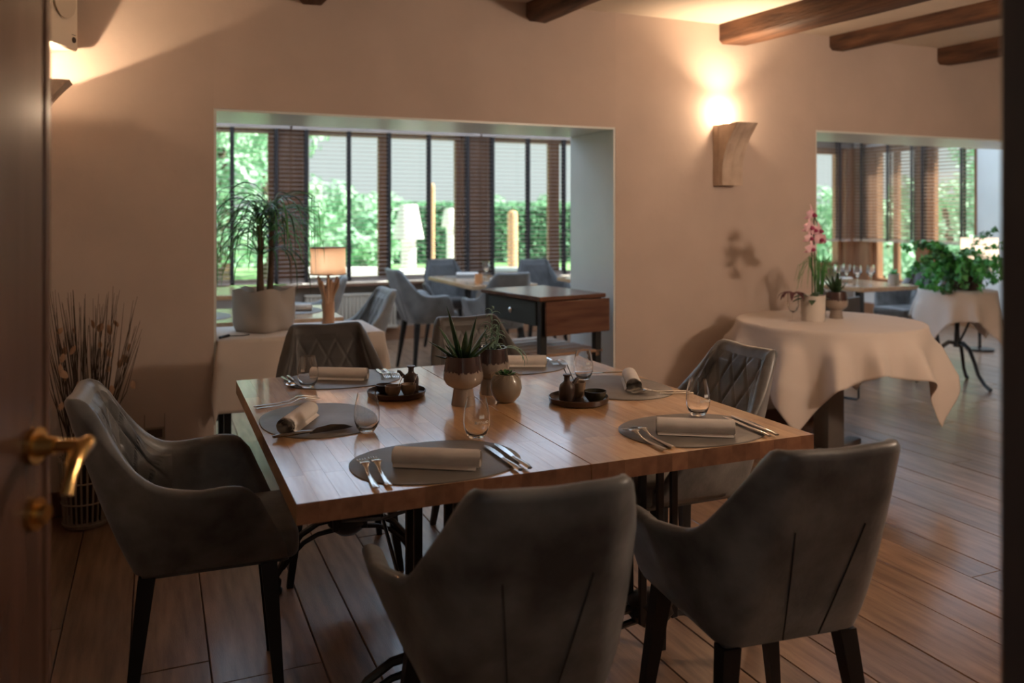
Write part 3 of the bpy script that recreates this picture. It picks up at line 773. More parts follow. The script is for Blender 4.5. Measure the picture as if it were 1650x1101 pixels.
aim(me_knife, 'table_knife', 'outer knife beside the near glass, right of the near left placemat', 'knife', (.806, 1.765), (.808, 2.0), ZM)
aim(me_fork, 'fork', 'outer fork at the near right setting, by the table joint', 'fork', (1.187, 1.775), (1.19, 2.0), ZM)
aim(me_fork, 'fork', 'inner fork at the near right setting, nearer the napkin', 'fork', (1.218, 1.785), (1.224, 2.0), ZM)
aim(me_knife, 'table_knife', 'inner knife at the near right setting, close to the glass', 'knife', (1.512, 1.768), (1.532, 2.0), ZM)
aim(me_knife, 'table_knife', 'outer knife at the near right setting, nearest the table edge', 'knife', (1.538, 1.768), (1.562, 2.0), ZM)
aim(me_fork, 'fork', 'upper fork left of the left-end napkin', 'fork', (.283, 2.672), (.5, 2.735), ZM)
aim(me_fork, 'fork', 'lower fork left of the left-end napkin', 'fork', (.286, 2.638), (.5, 2.70), ZM)
# broad knife lying on its spine at the left setting
g = G(); g.tube([(0, 0, .008), (0, .03, .009), (0, .08, .009), (0, .105, .008)], [.007, .009, .008, .006], 8, flat=.6)
out = [(.004, .10), (.016, .12), (.020, .16), (.014, .20), (.004, .225), (.001, .2), (.001, .10)]
n = len(out); g.add([(-.0007, y, z) for z, y in out]+[(.0007, y, z) for z, y in out], [tuple(range(n)), tuple(range(2*n-1, n-1, -1))]+[(k, n+k, n+(k+1) % n, (k+1) % n) for k in range(n)])
me_steak = g.mesh('table_knife', darksteel_m, angle=40)
aim(me_steak, 'table_knife', 'broad dark knife resting on edge at the left-end placemat', 'knife', (.288, 2.268), (.481, 2.302), ZM)
aim(me_fork, 'fork', 'near fork at the right-end setting, pointing at the napkin', 'fork', (1.648, 2.305), (1.45, 2.37), ZM)
aim(me_fork, 'fork', 'far fork at the right-end setting, pointing at the napkin', 'fork', (1.650, 2.338), (1.45, 2.40), ZM)
aim(me_knife, 'table_knife', 'knife beyond the right-end napkin, beside the far glass', 'knife', (1.640, 2.700), (1.43, 2.745), ZM)
aim(me_knife, 'table_knife', 'knife at the far left setting, beside the far left glass', 'knife', (.452, 3.13), (.463, 2.95), ZM)
aim(me_spoon, 'spoon', 'spoon at the far left setting, left of the glass', 'spoon', (.432, 3.125), (.435, 2.95), ZM)
aim(me_fork, 'fork', 'left fork at the far left setting, behind the left tray', 'fork', (.785, 3.135), (.775, 2.95), ZM)
aim(me_fork, 'fork', 'right fork at the far left setting, behind the left tray', 'fork', (.812, 3.13), (.805, 2.95), ZM)
aim(me_fork, 'fork', 'left fork at the far middle setting, behind the round pot', 'fork', (1.468, 3.13), (1.452, 2.93), ZM)
aim(me_fork, 'fork', 'right fork at the far middle setting, next to the far glass', 'fork', (1.50, 3.12), (1.488, 2.93), ZM)
glass(.486, 2.91, ZM, 'stemless glass with a white printed mark at the far left setting', -PI/2-.35-.3)
glass(.538, 2.262, ZT, 'clear stemless glass at the left-end setting, below the left tray')
glass(.789, 2.070, ZM, 'stemless glass with a white printed mark in front of the tall succulent pot', -PI/2-.30+.35)
glass(1.482, 2.045, ZM, 'stemless glass with a white printed mark at the near right setting', -PI/2-.42+.55)
glass(1.431, 2.667, ZT, 'stemless glass right of the right tray at the far edge', -PI/2-.35+.35)
glass(1.168, 2.86, ZT, 'stemless glass behind the round pot and sage plant')

# trays with condiments
def tray(x, y, label):
    t = thing('serving_tray', label, 'tray', (x, y, ZT))
    G().lathe([(0, 0), (.082, 0), (.094, .004), (.097, .019), (.094, .021), (.090, .010), (.084, .0075), (0, .0075)], 48).obj('dish', tray_m, t); return t
tray(.735, 2.672, 'round dark wooden tray with two tan cups, left half of the table'); tray(1.245, 2.352, 'round dark wooden tray right of the pots, on the right half of the table')
def carafe(x, y, rot, label):
    t = thing('sauce_bottle', label, 'bottle', (x, y, ZT+.0077), rot)
    G().lathe([(0, 0), (.022, 0), (.025, .006), (.0255, .04), (.023, .052), (.012, .062), (.0095, .066), (.0095, .078), (.013, .080), (.013, .085), (.007, .086), (0, .084)], 28).obj('bottle_body', dark_clay, t)
    G().tube([(.018, 0, .045), (.030, 0, .055), (.038, 0, .066), (.046, 0, .067)], [.007, .0065, .005, .005], 10).obj('spout', dark_clay, t)
def cup(x, y, m, r, h, label, cat='cup', name='small_cup'):
    t = thing(name, label, cat, (x, y, ZT+.0077))
    G().lathe([(0, 0), (r*.55, 0), (r*.62, .003), (r*.9, h*.45), (r, h), (r*.93, h), (r*.83, h*.45), (r*.5, .008), (0, .007)], 28).obj('bowl', m, t); return t
def stick(x, y, a, lean_, label, m, L_=.07, z=.02, cat='spoon', name='salt_spoon'):
    d = V((math.sin(lean_)*math.cos(a), math.sin(lean_)*math.sin(a), math.cos(lean_))); p = V((x, y, ZT+z))
    tag(G().tube([p, p+d*L_*.5, p+d*L_], [.0012, .0012, .0016], 6).obj(name, m), label, cat)
carafe(.790, 2.690, PI-.35, 'small dark sauce bottle with a spout on the left tray')
cup(.712, 2.632, tan_clay, .027, .036, 'tan cup at the front of the left tray'); cup(.765, 2.638, tan_clay, .026, .036, 'tan cup beside the sauce bottle on the left tray')
cup(.70, 2.70, dark_clay, .029, .028, 'dark shallow bowl at the back of the left tray', 'bowl', 'small_bowl')
stick(.720, 2.632, .5, .6, 'tiny spoon leaning in the front tan cup', steel_m, .06); stick(.775, 2.640, .6, .6, 'tiny spoon leaning in the tan cup beside the sauce bottle', steel_m, .06)
carafe(1.203, 2.352, .2, 'small dark sauce bottle with a spout on the right tray')
cup(1.262, 2.385, tan_clay, .024, .05, 'brown cup behind the sauce bottle on the right tray'); cup(1.283, 2.312, mat('olive_glaze', (.05, .045, .03), .2, var=.3, vscale=30), .036, .034, 'glossy dark bowl on the right tray', 'bowl', 'small_bowl')
stick(1.255, 2.392, 2.9, .45, 'left dark stick standing in the brown cup of the right tray', iron_m, .09); stick(1.268, 2.395, 2.9, .40, 'right dark stick standing in the brown cup of the right tray', iron_m, .10)

# ------------------------------------------------------------------ pots and plants on the table
GOB = [(0, 0), (.038, 0), (.0385, .003), (.034, .030), (.031, .052), (.040, .056), (.055, .066), (.063, .082), (.0635, .094), (.060, .115), (.055, .150), (.054, .155), (.050, .155), (.052, .14)]
me_gob = G().lathe(GOB+[(0, .14)], 40).mesh('pot', goblet_m, angle=60)
def gpot(x, y, label, z=ZT, sc_=1):
    t = thing('goblet_pot', label, 'plant pot', (x, y, z)); inst(me_gob, 'pot', t)
    return t
def leaf_curve(p, az_, el, L_, w_, droop, m, name, parent, n=7, thick=.18, fold=0):
    """thick tapering leaf as a flattened tube along an arc"""
    pts = []; r = []; q = V(p); e = el
    for i in range(n+1):
        k = i/n; pts.append(q.copy()); r.append(max(.0006, w_*(math.sin(PI*(.22+.78*k)))**.8 if k < .999 else .0005))
        q = q+V((math.cos(az_)*math.cos(e), math.sin(az_)*math.cos(e), math.sin(e)))*(L_/n); e -= droop/n
    return G().tube(pts, r, 6, flat=thick).obj(name, m, parent, angle=70)
t = thing('succulent_plant', 'tall dark upright succulent in the front goblet pot', 'plant', (.896, 2.470, ZT+.13)); gpot(.896, 2.470, 'goblet-footed pot, brown over beige glaze, holding the tall succulent at the table centre')
random.seed(3)
for a, e, L_, w_ in ((2.6, 1.35, .185, .015), (.3, 1.42, .155, .012), (3.0, 1.1, .135, .013), (.4, 1.05, .13, .013), (-.3, .75, .13, .015), (2.9, .62, .125, .010), (3.3, .75, .10, .010), (2.4, .95, .09, .010),
                     (-1.2, 1.0, .085, .010), (-1.8, 1.15, .09, .010), (-2.6, .95, .085, .010), (1.5, 1.1, .11, .011), (-.8, .85, .10, .012), (3.1, .35, .085, .009), (-2.1, .7, .07, .009), (.8, .8, .09, .011)):
    a2 = a-math.radians(23)
    leaf_curve((.012*math.cos(a2), .012*math.sin(a2), 0), a2, e, L_, w_, .15, leaf_dark, 'leaf', t, thick=.42)
gpot(1.035, 2.585, 'second goblet pot, partly hidden behind the succulent, holding the sage-green plant')
t = thing('sage_plant', 'feathery grey-green plant in the rear goblet pot', 'plant', (1.035, 2.585, ZT+.12))
random.seed(5)
for k, (dx, dy, h_) in enumerate([(0.005, 0, .175), (.03, -.01, .12), (-.015, .015, .11), (.035, .02, .10), (.015, -.03, .09)]):
    st = G().tube([(dx*.3, dy*.3, 0), (dx*.8, dy*.8, h_*.5), (dx, dy, h_)], [.002, .0018, .001], 6).obj('stem', leaf_sage, t)
    n = int(h_*95)
    for i in range(n):
        z = h_*(.15+.85*i/n); a = i*2.4+k
        leaf_curve((dx*z/h_, dy*z/h_, z), a, .8, .05*(1.15-.5*i/n), .0035, 2.2, leaf_sage, 'leaf', t, n=5, thick=.35)
for a in (-.5, .2, -.9):
    leaf_curve((.03, -.02, .02), a, .7, .13, .006, 2.6, leaf_sage, 'leaf', t, n=8, thick=.3)
t = thing('round_planter', 'round grey-beige bowl planter right of the goblet pot', 'plant pot', (1.034, 2.450, ZT))
G().lathe([(0, 0), (.022, 0), (.030, .004), (.045, .022), (.0515, .045), (.048, .070), (.038, .086), (.036, .09), (.033, .088), (.033, .078), (0, .078)], 36).obj('bowl', mat('round_pot_glaze', (.27, .225, .175), .32, var=.08, vscale=20, coat=.3), t)
t = thing('rosette_succulent', 'flat green rosette succulent with dry moss in the round bowl planter', 'plant', (1.034, 2.450, ZT+.082))
for k in range(18):
    a = k*2.4; e = .15+.9*(k/18.)
    leaf_curve((.004*math.cos(a), .004*math.sin(a), .004), a, e, .036-.001*k, .0085, .2, leaf_mid if k % 2 else leaf_dark, 'leaf', t, n=4, thick=.3)
g = G(); random.seed(9)
for k in range(90):
    a = random.uniform(-.9, 6.2); r0 = .03; p = V((r0*math.cos(a), r0*math.sin(a), .004))
    pts = [p]
    d = V((math.cos(a), math.sin(a), .6)).normalized()
    for i in range(4):
        d = (d+V((random.uniform(-.8, .8), random.uniform(-.8, .8), random.uniform(-.9, .25)))).normalized(); pts.append(pts[-1]+d*.007)
    g.tube(pts, .0004, 4, cap=False)
stuff(g.obj('dry_moss', mat('moss_fibre', (.42, .34, .25), .9), t))

# ================================================================== TABLECLOTHS
def cloth(near_fn, half, rot, c, z, label, folds=14, amp=.3, name='tablecloth', corner=True, halfy=None, seed=0, n=64, parent=None, droopk=.10):
    """near_fn(x, y) -> nearest point on the table outline region; rest of the sheet hangs from there"""
    hy = halfy or half; ca, sa = math.cos(rot), math.sin(rot)
    def f(i, j):
        sx, sy = (i*2-1)*half, (j*2-1)*hy
        x, y = sx*ca-sy*sa, sx*sa+sy*ca
        qx, qy = near_fn(x, y); dx, dy = x-qx, y-qy; d = math.hypot(dx, dy)
        if d < 1e-6: return V((c[0]+x, c[1]+y, z+.0035))
        nx, ny = dx/d, dy/d
        th = math.atan2(y, x)
        k = min(1, d/.12)
        fw = .5+.5*math.sin(folds*th+seed+1.3*math.sin(3*th)); o = .006*k+droopk*d+amp*.11*min(1, d/.3)*fw**1.6*k
        o = min(o, d*.68+.004)
        zz = z+.0035-math.sqrt(max(0, d*d-o*o))
        if d < .01: zz = z+.0035-d*.5
        return V((c[0]+qx+nx*o, c[1]+qy+ny*o, max(.02, zz)))
    g = G().grid(f, n, n)
    bm_o = g.obj(name, cloth_m, parent, angle=80)
    md = bm_o.modifiers.new('s', 'SOLIDIFY'); md.thickness = .0022; md.offset = 1
    if label: tag(bm_o, label, 'tablecloth')
    return bm_o
def circ(R_):
    def f(x, y):
        r = math.hypot(x, y); return (x, y) if r <= R_ else (x*R_/r, y*R_/r)
    return f
def rect(a, b): return lambda x, y: (max(-a, min(a, x)), max(-b, min(b, y)))
# round table
RC = (3.475, 3.575)
t = thing('round_table', 'round side table under the white cloth, on a grey pedestal, carrying the orchid', 'table', (*RC, 0))
G().lathe([(0, .722), (.49, .722), (.5, .728), (.5, .747), (.495, .75), (0, .75)], 56).obj('tabletop', edge_m, t)
ped_m = mat('pedestal_grey', (.16, .14, .125), .6, var=.1)
g = G(); g.rbox((-.06, -.06, .04), (.06, .06, .72), .012, 2); g.obj('pedestal', ped_m, t)
for k in range(4):
    a = k*PI/2+.35
    g = G(); M = Matrix.Rotation(a, 4, 'Z'); g.rbox((0, -.04, 0), (.34, .04, .045), .015, 2, M); g.obj('foot', ped_m, t)
# cloth corners point to (3.20,3.49) .. (3.87,3.41): directions -160deg and -27deg -> square turned
cloth(circ(.5), .72, math.radians(-14), RC, .75, 'white cloth with hanging corners over the round table behind the right chair', folds=13, seed=.4, amp=1.0, n=110, droopk=.10)

# console with cloth in the left opening
CX, CY = .685, 4.455
t = thing('console_table', 'narrow cloth-covered table in the middle opening, under the big planter', 'table', (CX, CY, 0))
G().rbox((-.41, -.255, .715), (.41, .255, .742), .004).obj('tabletop', edge_m, t)
for sx in (-1, 1):
    for sy in (-1, 1): G().frustum((sx*.36, sy*.2, 0), (sx*.36, sy*.2, .715), .03, .04).obj('leg', iron_m, t)
cloth(rect(.405, .255), .60, 0, (CX, CY), .742, 'pale cloth draped over the narrow table behind the far left chair', folds=9, amp=.25, halfy=.60, n=70, droopk=.06)

# ivy table
BC = (5.86, 4.66)
t = thing('pedestal_table', 'small bistro table on a black three-legged iron base under the ivy', 'table', (*BC, 0))
G().lathe([(0, .728), (.27, .728), (.28, .733), (.28, .747), (0, .75)], 40).obj('tabletop', edge_m, t)
G().lathe([(0, .3), (.03, .3), (.022, .34), (.018, .42), (.018, .66), (.03, .70), (.07, .726), (0, .727)], 16).obj('column', iron_m, t)
for k in range(3):
    a = math.radians(-95+k*120)
    pts = [(r*math.cos(a), r*math.sin(a), z) for r, z in ((.01, .33), (.06, .335), (.12, .29), (.165, .2), (.20, .11), (.26, .04), (.31, .012))]
    G().tube(pts, [.016, .017, .016, .014, .013, .014, .016], 8).obj('leg', iron_m, t)
G().tube([(0, 0, .3), (.12, .02, .42), (.2, .04, .5)], .009, 6).obj('brace', iron_m, t)
cloth(circ(.28), .50, math.radians(50), BC, .75, 'white cloth with long hanging points over the ivy table at the right', folds=9, seed=1, amp=.5, n=64)

# ================================================================== PLANTS ON ROUND TABLE
OC = (3.385, 3.60)
t = thing('white_pot', 'plain white cylinder pot holding the orchid on the round table', 'plant pot', (*OC, .754))
G().lathe([(0, 0), (.060, 0), (.063, .003), (.068, .145), (.064, .145), (.060, .125), (0, .125)], 36).obj('pot', white_m, t)
t = thing('orchid', 'pink orchid with two arching stems in the white pot', 'plant', (*OC, .875))
cR = V((.9184, .3955, 0)); cF = V((-.3955, .9184, 0))    # camera right / forward, used only to lay the plant out in plan
def W(r, z, f=0): return cR*r+cF*f+V((0, 0, z))
st1 = [W(.01, 0), W(.012, .12), W(.0, .25), W(-.012, .38), W(-.02, .46), W(-.035, .485)]
st2 = [W(.02, 0), W(.03, .12), W(.015, .3), W(.005, .42), W(.02, .46), W(.055, .43), W(.085, .38)]
G().tube([W(-.01, 0), W(-.012, .12), W(-.015, .28), W(-.02, .42)], .003, 6).obj('stem', leaf_dark, t); G().tube(st2, .003, 6).obj('stem', leaf_dark, t)
def flower(p, yaw, s, nm='flower'):
    f = empty(nm); f.parent = t; f.location = p; f.rotation_euler = (.25, 0, yaw); f.scale = (s*1.45, s*1.45, s*1.45)
    for k, (a, w_, l_) in enumerate([(90, .55, 1), (210, .5, 1), (330, .5, 1), (10, .85, 1), (170, .85, 1)]):
        aa = math.radians(a); pts = []
        def fn(i, j, aa=aa, w_=w_, l_=l_, k=k):
            r = .030*i*l_; wd = .030*w_*math.sin(PI*(.08+.92*i)**.8)*(j-.5)*1.25
            x, z = r*math.cos(aa)-wd*math.sin(aa), r*math.sin(aa)+wd*math.cos(aa)
            return (x, -.004*(1 if k > 2 else 0)+.012*i*i+.006*(j-.5)**2, z)
        g = G().grid(fn, 6, 4); g.obj('petal', petal_m, f, angle=80)
    g = G().lathe([(0, 0), (.006, .003), (.007, .010), (.003, .016), (0, .017)], 10); g.xf(Matrix.Rotation(PI/2, 4, 'X')); g.obj('lip', lip_m, f)
ya = math.radians(15)
for r, z, s in ((-.06, .475, 1.25), (-.085, .405, 1.2), (-.04, .39, 1.1), (-.085, .345, 1.0), (-.06, .285, 1.05), (.035, .385, 1.2), (.055, .335, 1.2), (.095, .325, .8)):
    flower(W(r, z, -.02), ya+random.uniform(-.4, .4), s)
for a, e, L_ in ((2.9, .5, .17), (2.6, .3, .14), (.2, .55, .16), (.5, .25, .20), (-.9, .4, .1), (3.5, .2, .12)):
    leaf_curve((0, 0, .0), a+.4, e, L_, .022, .9, leaf_dark, 'leaf', t, n=8, thick=.12)
gpot(3.59, 3.635, 'goblet-footed dark pot beside the white pot on the round table', .754)
t = thing('agave_plant', 'stiff pointed succulent in the goblet pot on the round table', 'plant', (3.59, 3.635, .89))
for a, e, L_, w_ in ((.1, 1.3, .14, .020), (2.9, 1.2, .12, .017), (.3, .55, .17, .015), (2.8, .7, .14, .012), (-1.2, .9, .12, .016), (1.4, 1.0, .13, .016), (.0, .9, .12, .016), (-2.5, .6, .1, .014)):
    leaf_curve((0, 0, 0), a+.4, e, L_, w_, -.1, leaf_dark, 'leaf', t, n=6, thick=.25)
t = thing('grassy_plant', 'spray of thin arching green stems behind the orchid', 'plant', (3.60, 3.78, .754))
G().lathe([(0, 0), (.035, 0), (.045, .08), (.04, .08), (0, .07)], 20).obj('pot', dark_clay, t)
random.seed(12)
for k in range(34):
    a = random.uniform(0, 2*PI); G().tube([V((0, 0, .07))+V((math.cos(a)*.015, math.sin(a)*.015, 0))]+[V((math.cos(a)*r, math.sin(a)*r, z)) for r, z in ((.03, .22), (.06, random.uniform(.3, .36)), (random.uniform(.09, .12), random.uniform(.24, .32)), (random.uniform(.12, .16), random.uniform(.12, .24)))], [.0018, .0018, .0016, .0013, .0006], 5).obj('blade', leaf_mid, t)
t = thing('glass_vase', 'small stemmed glass vase with drooping dark leaves, left of the orchid pot', 'vase', (3.27, 3.63, .754))
G().lathe([(0, 0), (.028, .0), (.028, .003), (.005, .006), (.004, .05), (.02, .06), (.032, .09), (.03, .16), (.027, .16), (.029, .09), (.016, .065), (0, .06)], 28).obj('vase_body', glass_m, t)
for k in range(7):
    leaf_curve((0, 0, .15), 1.5+k*.8, .6, .11, .014, 2.2, mat('wine_leaf', (.10, .03, .035), .6, var=.3), 'leaf', t, n=7, thick=.2)

# ================================================================== CONSOLE ITEMS
t = thing('square_planter', 'large rounded square grey-beige planter on the cloth-covered table', 'plant pot', (.522, 4.475, .746), math.radians(40))
def sq(k, z):        # rounded square section with softly dented sides
    a = k*2*PI; c_, s_ = math.cos(a), math.sin(a); p = 5.5
    r = (abs(c_)**p+abs(s_)**p)**(-1/p)
    H_ = .122*(.90+.10*math.sin(min(1, z/.05)*PI/2))*(1+.04*z/.2)
    dent = .010*math.sin(z*32+3*a)*math.cos(2*a)**2
    return V((r*c_*H_-dent*c_, r*s_*H_-dent*s_, z))
g = G(); g.grid(lambda i, j: sq(i, .004+j*.216+(.008*math.sin(i*2*PI*5)*j**8)), 64, 18); g.grid(lambda i, j: sq(i, .004)*(1-j)+V((0, 0, .004*j)), 64, 3)
g.grid(lambda i, j: V((sq(i, .22).x*(1-.07*j), sq(i, .22).y*(1-.07*j), .22+.008*math.sin(i*2*PI*5)-.03*j)), 64, 3)
g.obj('pot', planter_m, t, angle=70)
G().grid(lambda i, j: V((sq(i, .19).x*(1-j)*.95, sq(i, .19).y*(1-j)*.95, .192)), 32, 4).obj('soil', soil_m, t)
t = thing('ponytail_palm', 'ponytail palm with two bare trunks and long drooping leaves in the square planter', 'plant', (.522, 4.475, .936))
trs = [[W(-.02, 0, .0), W(-.022, .15), W(-.02, .27), W(-.025, .36)], [W(.035, 0), W(.04, .15), W(.042, .28), W(.045, .40)]]
G().tube(trs[0], [.02, .016, .015, .016], 10).obj('trunk', trunk_m, t); G().tube(trs[1], [.018, .014, .013, .014], 10).obj('trunk', trunk_m, t)
random.seed(21)
for k in range(150):
    tr = trs[k % 2]; f0 = random.choice([.55, .8, 1, 1]); p = tr[0].lerp(tr[3], f0) if f0 < 1 else tr[3]
    a = random.uniform(0, 2*PI); L_ = random.uniform(.25, .52); e = random.uniform(.4, 1.45); pts = [p]; q = p.copy()
    dr_ = random.uniform(2.0, 3.0)
    for i in range(9):
        q = q+V((math.cos(a)*math.cos(e), math.sin(a)*math.cos(e), math.sin(e)))*(L_/9); e -= dr_/9; e = max(e, -1.5); a += random.uniform(-.12, .12); q.x = max(-.235, min(.262, q.x)); pts.append(q.copy())
    G().tube(pts, [.003, .0048, .0048, .0046, .0044, .004, .0036, .003, .002, .0008], 5, flat=.35, cap=False).obj('leaf', leaf_mid if k % 3 else leaf_dark, t)
t = thing('table_lamp', 'lit table lamp with a cream drum shade on a driftwood base', 'lamp', (.862, 4.52, .746))
random.seed(4)
G().tube([(0, 0, 0), (.003, 0, .06), (0, .002, .13)], [.034, .032, .036], 12).obj('root_stem', drift_m, t)
for k in range(13):
    a = k*2*PI/13+random.uniform(-.2, .2); s_ = random.uniform(.6, 1.1)
    p = [V((.018*math.cos(a), .018*math.sin(a), .10)), V((.035*math.cos(a)*s_, .035*math.sin(a)*s_, .17)), V((.062*math.cos(a)*s_, .062*math.sin(a)*s_, .21+random.uniform(0, .03))), V((.07*math.cos(a)*s_, .07*math.sin(a)*s_, .235+random.uniform(0, .04)))]
    G().tube(p, [.012, .009, .009, .006], 8).obj('branch', drift_m, t)
G().tube([(0, 0, .1), (0, 0, .30)], .006, 8).obj('stem', drift_m, t)
g = G(); g.grid(lambda i, j: (.094*math.cos(2*PI*i), .094*math.sin(2*PI*i), .282+.145*j), 48, 4); sh = g.obj('lamp_shade', shade_m, t, angle=70)
md = sh.modifiers.new('s', 'SOLIDIFY'); md.thickness = .0012
g = G(); g.lathe([(.095, .280), (.0965, .280), (.0965, .286), (.095, .286)], 48); g.lathe([(.095, .423), (.0965, .423), (.0965, .428), (.095, .428)], 48); g.obj('shade_ring', drift_m, t)
g = G()
for a in (0, 2.09, 4.19): g.tube([(0, 0, .30), (.093*math.cos(a), .093*math.sin(a), .285)], .0012, 5)
g.obj('shade_carrier', iron_m, t)
G().lathe([(0, .30), (.012, .302), (.02, .325), (.02, .345), (.01, .365), (0, .368)], 14).obj('bulb', emit_bulb, t)
point_light('table_lamp_light', (.862, 4.52, .746+.345), 1.4, .03, (1, .93, .84))

# ================================================================== BACK TABLES
wood_lt = mat('back_table_wood', (.50, .28, .14), .25, col2=(.62, .38, .2), vscale=6, stretch=(5, .8, 5), coat=.8, coat_rough=.15)
def back_table(label, u0, u1, v0, v1, legs=True, th=.035):
    cx, cy = (u0+u1)/2, (v0+v1)/2
    t = thing('bistro_table', label, 'table', (cx, cy, 0)); a, b = (u1-u0)/2, (v1-v0)/2
    G().rbox((-a, -b, .75-th), (a, b, .75), .003).obj('tabletop', wood_lt, t)
    ys = (-b*.55, b*.55) if b > .5 else (0,)
    for y in ys:
        g = G(); g.frustum((0, y, .18), (0, y, .75-th-.01), .06, .05); g.obj('column', iron_m, t)
        G().rbox((-.15, y-.05, .75-th-.012), (.15, y+.05, .75-th), .003).obj('top_plate', iron_m, t)
        for sx in (-1, 1):
            G().tube([(sx*.02, y, .22), (sx*.12, y, .2), (sx*.2, y, .12), (sx*.25, y, .02)], [.016, .014, .013, .018], 8).obj('leg', iron_m, t)
    return t
back_table('wooden table directly behind the narrow cloth-covered table, at its left end', .02, 1.02, 4.86, 5.58)
back_table('far wooden table by the window behind the ponytail palm', -.1, .66, 6.5, 7.25)
back_table('wooden table in the back room left of the black trolley, with an orange candle pot', 2.44, 3.05, 6.52, 7.72)
back_table('pale table by the window at the right side of the middle opening', 3.55, 4.45, 6.55, 7.15)
back_table('wooden table in the right opening, between the orchid and the ivy', 5.30, 5.98, 5.08, 5.80)
def small_pot(label, x, y, r, h, m, z=.7505, plant=None, name='small_pot'):
    t = thing(name, label, 'pot', (x, y, z))
    G().lathe([(0, 0), (r*.9, 0), (r, .004), (r, h), (r*.92, h), (r*.9, h*.8), (0, h*.8)], 24).obj('pot', m, t)
    if plant:
        pl = thing('potted_herb', plant, 'plant', (x, y, z+h*.8))
        random.seed(int(x*100))
        for k in range(16):
            a = k*2.4; leaf_curve((0, 0, 0), a, random.uniform(.4, 1.4), random.uniform(.05, .1), .012, .8, leaf_bright if 'green' in plant else leaf_sage, 'leaf', pl, n=5, thick=.15)
orange_m = mat('terracotta_orange', (.7, .32, .14), .5)
small_pot('orange candle pot on the back room table', 2.58, 6.72, .035, .085, orange_m)
small_pot('brown pot on the far table seen through the ponytail palm leaves', .40, 6.72, .035, .12, dark_clay, plant='tuft of leaves in the brown pot behind the ponytail palm')
small_pot('white pot with a green herb on the right-hand back table, beside the ivy', 5.83, 5.25, .045, .09, white_m, plant='bright green herb in the white pot beside the ivy')
small_pot('little pot with a grey-green sprig right of the planter', .72, 4.98, .04, .07, planter_m, plant='grey sage sprig showing right of the square planter')
def wine_glass(x, y, label, z=.7505):
    o = G().lathe([(0, 0), (.032, 0), (.032, .002), (.004, .006), (.004, .07), (.02, .085), (.036, .11), (.03, .17), (.0285, .17), (.0345, .11), (.018, .087), (0, .08)], 20).obj('wine_glass', glass_m, loc=(x, y, z))
    return tag(o, label, 'glass')
wine_glass(2.80, 7.1, 'wine glass on the back room table beside the orange pot')
wine_glass(3.75, 6.8, 'left wine glass on the pale table by the window'); wine_glass(4.05, 6.75, 'right wine glass on the pale table by the window')
gz = [(5.40, 5.45), (5.47, 5.30), (5.55, 5.50), (5.60, 5.28)]
for k, (x, y) in enumerate(gz): wine_glass(x, y, ['leftmost', 'second', 'third', 'rightmost'][k]+' of the glasses on the right-hand back table')
def flat(me, name, label, cat, x, y, a, z=.7505): return place(me, name, label, cat, x, y, a, z)
flat(me_mat, 'placemat', 'dark oval placemat on the table behind the cloth-covered one, left of the planter', 'placemat', .25, 5.2, PI/2)
flat(me_mat, 'placemat', 'oval placemat on the table behind the lamp', 'placemat', .80, 5.30, PI/2)
flat(naps[0], 'rolled_napkin', 'rolled napkin on the table left of the planter', 'napkin', .25, 5.2, .6, .7537)
flat(naps[1], 'rolled_napkin', 'rolled napkin on the table just left of the lamp base', 'napkin', .80, 5.27, 1.2, .7537)
flat(me_mat, 'placemat', 'near placemat on the back room table, by the big armchair', 'placemat', 2.78, 6.72, 0)
flat(naps[2], 'rolled_napkin', 'near rolled napkin on the back room table', 'napkin', 2.80, 6.72, PI/2-.2, .7537)
flat(me_mat, 'placemat', 'far placemat on the back room table, by the window', 'placemat', 2.74, 7.5, 0)
flat(naps[0], 'rolled_napkin', 'far rolled napkin on the back room table', 'napkin', 2.76, 7.5, PI/2-.2, .7537)
flat(naps[1], 'rolled_napkin', 'rolled napkin on the pale table by the window', 'napkin', 3.9, 6.95, PI/2, .7508)
flat(naps[2], 'rolled_napkin', 'rolled napkin on the right-hand back table behind the glasses', 'napkin', 5.62, 5.62, PI/2, .7508)
# knife + cable on the console
g = G(); pts = bez((-.19, -.14, .006), (-.05, -.05, .006), (-.12, -.12, .006)); 
t = thing('black_plug', 'black plug and cable lying on the cloth left of the planter', 'plug', (.305, 4.27, .7465))
G().tube([(-.015, -.02, .008), (.03, .035, .008)], [.007, .008], 8).obj('plug_body', iron_m, t)
G().tube([(.03, .035, .006), (.07, .04, .004), (.10, .03, .004), (.13, .06, .004)], .0025, 6).obj('cable', iron_m, t)

# ================================================================== TROLLEY
t = thing('serving_trolley', 'black serving trolley with a drop leaf and knobbed drawer in the middle opening', 'trolley', (1.94, 4.105, 0), math.radians(9))
TW, TD, TT = .42, .60, .90
G().rbox((-.02, -.02, TT-.025), (TW+.02, TD+.02, TT), .004).obj('tabletop', leafw_m, t)
G().rbox((TW*.0+.012, -.034, TT-.215), (TW+.035, -.018, TT-.027), .003).obj('drop_leaf', leafw_m, t)
for x in (0.0, TW-.04):
    for y in (0.0, TD-.04): G().rbox((x, y, 0), (x+.04, y+.04, TT-.025), .002).obj('leg', sideblack_m, t)
g = G(); g.box((.02, .005, TT-.17), (TW-.02, .02, TT-.025)); g.box((.02, TD-.02, TT-.17), (TW-.02, TD-.005, TT-.025)); g.box((TW-.02, .02, TT-.17), (TW-.005, TD-.02, TT-.025)); g.obj('apron', sideblack_m, t, smooth=False)
dwr = G().rbox((-.004, .045, TT-.165), (.014, TD-.045, TT-.032), .003).obj('drawer', drawer_m, t)
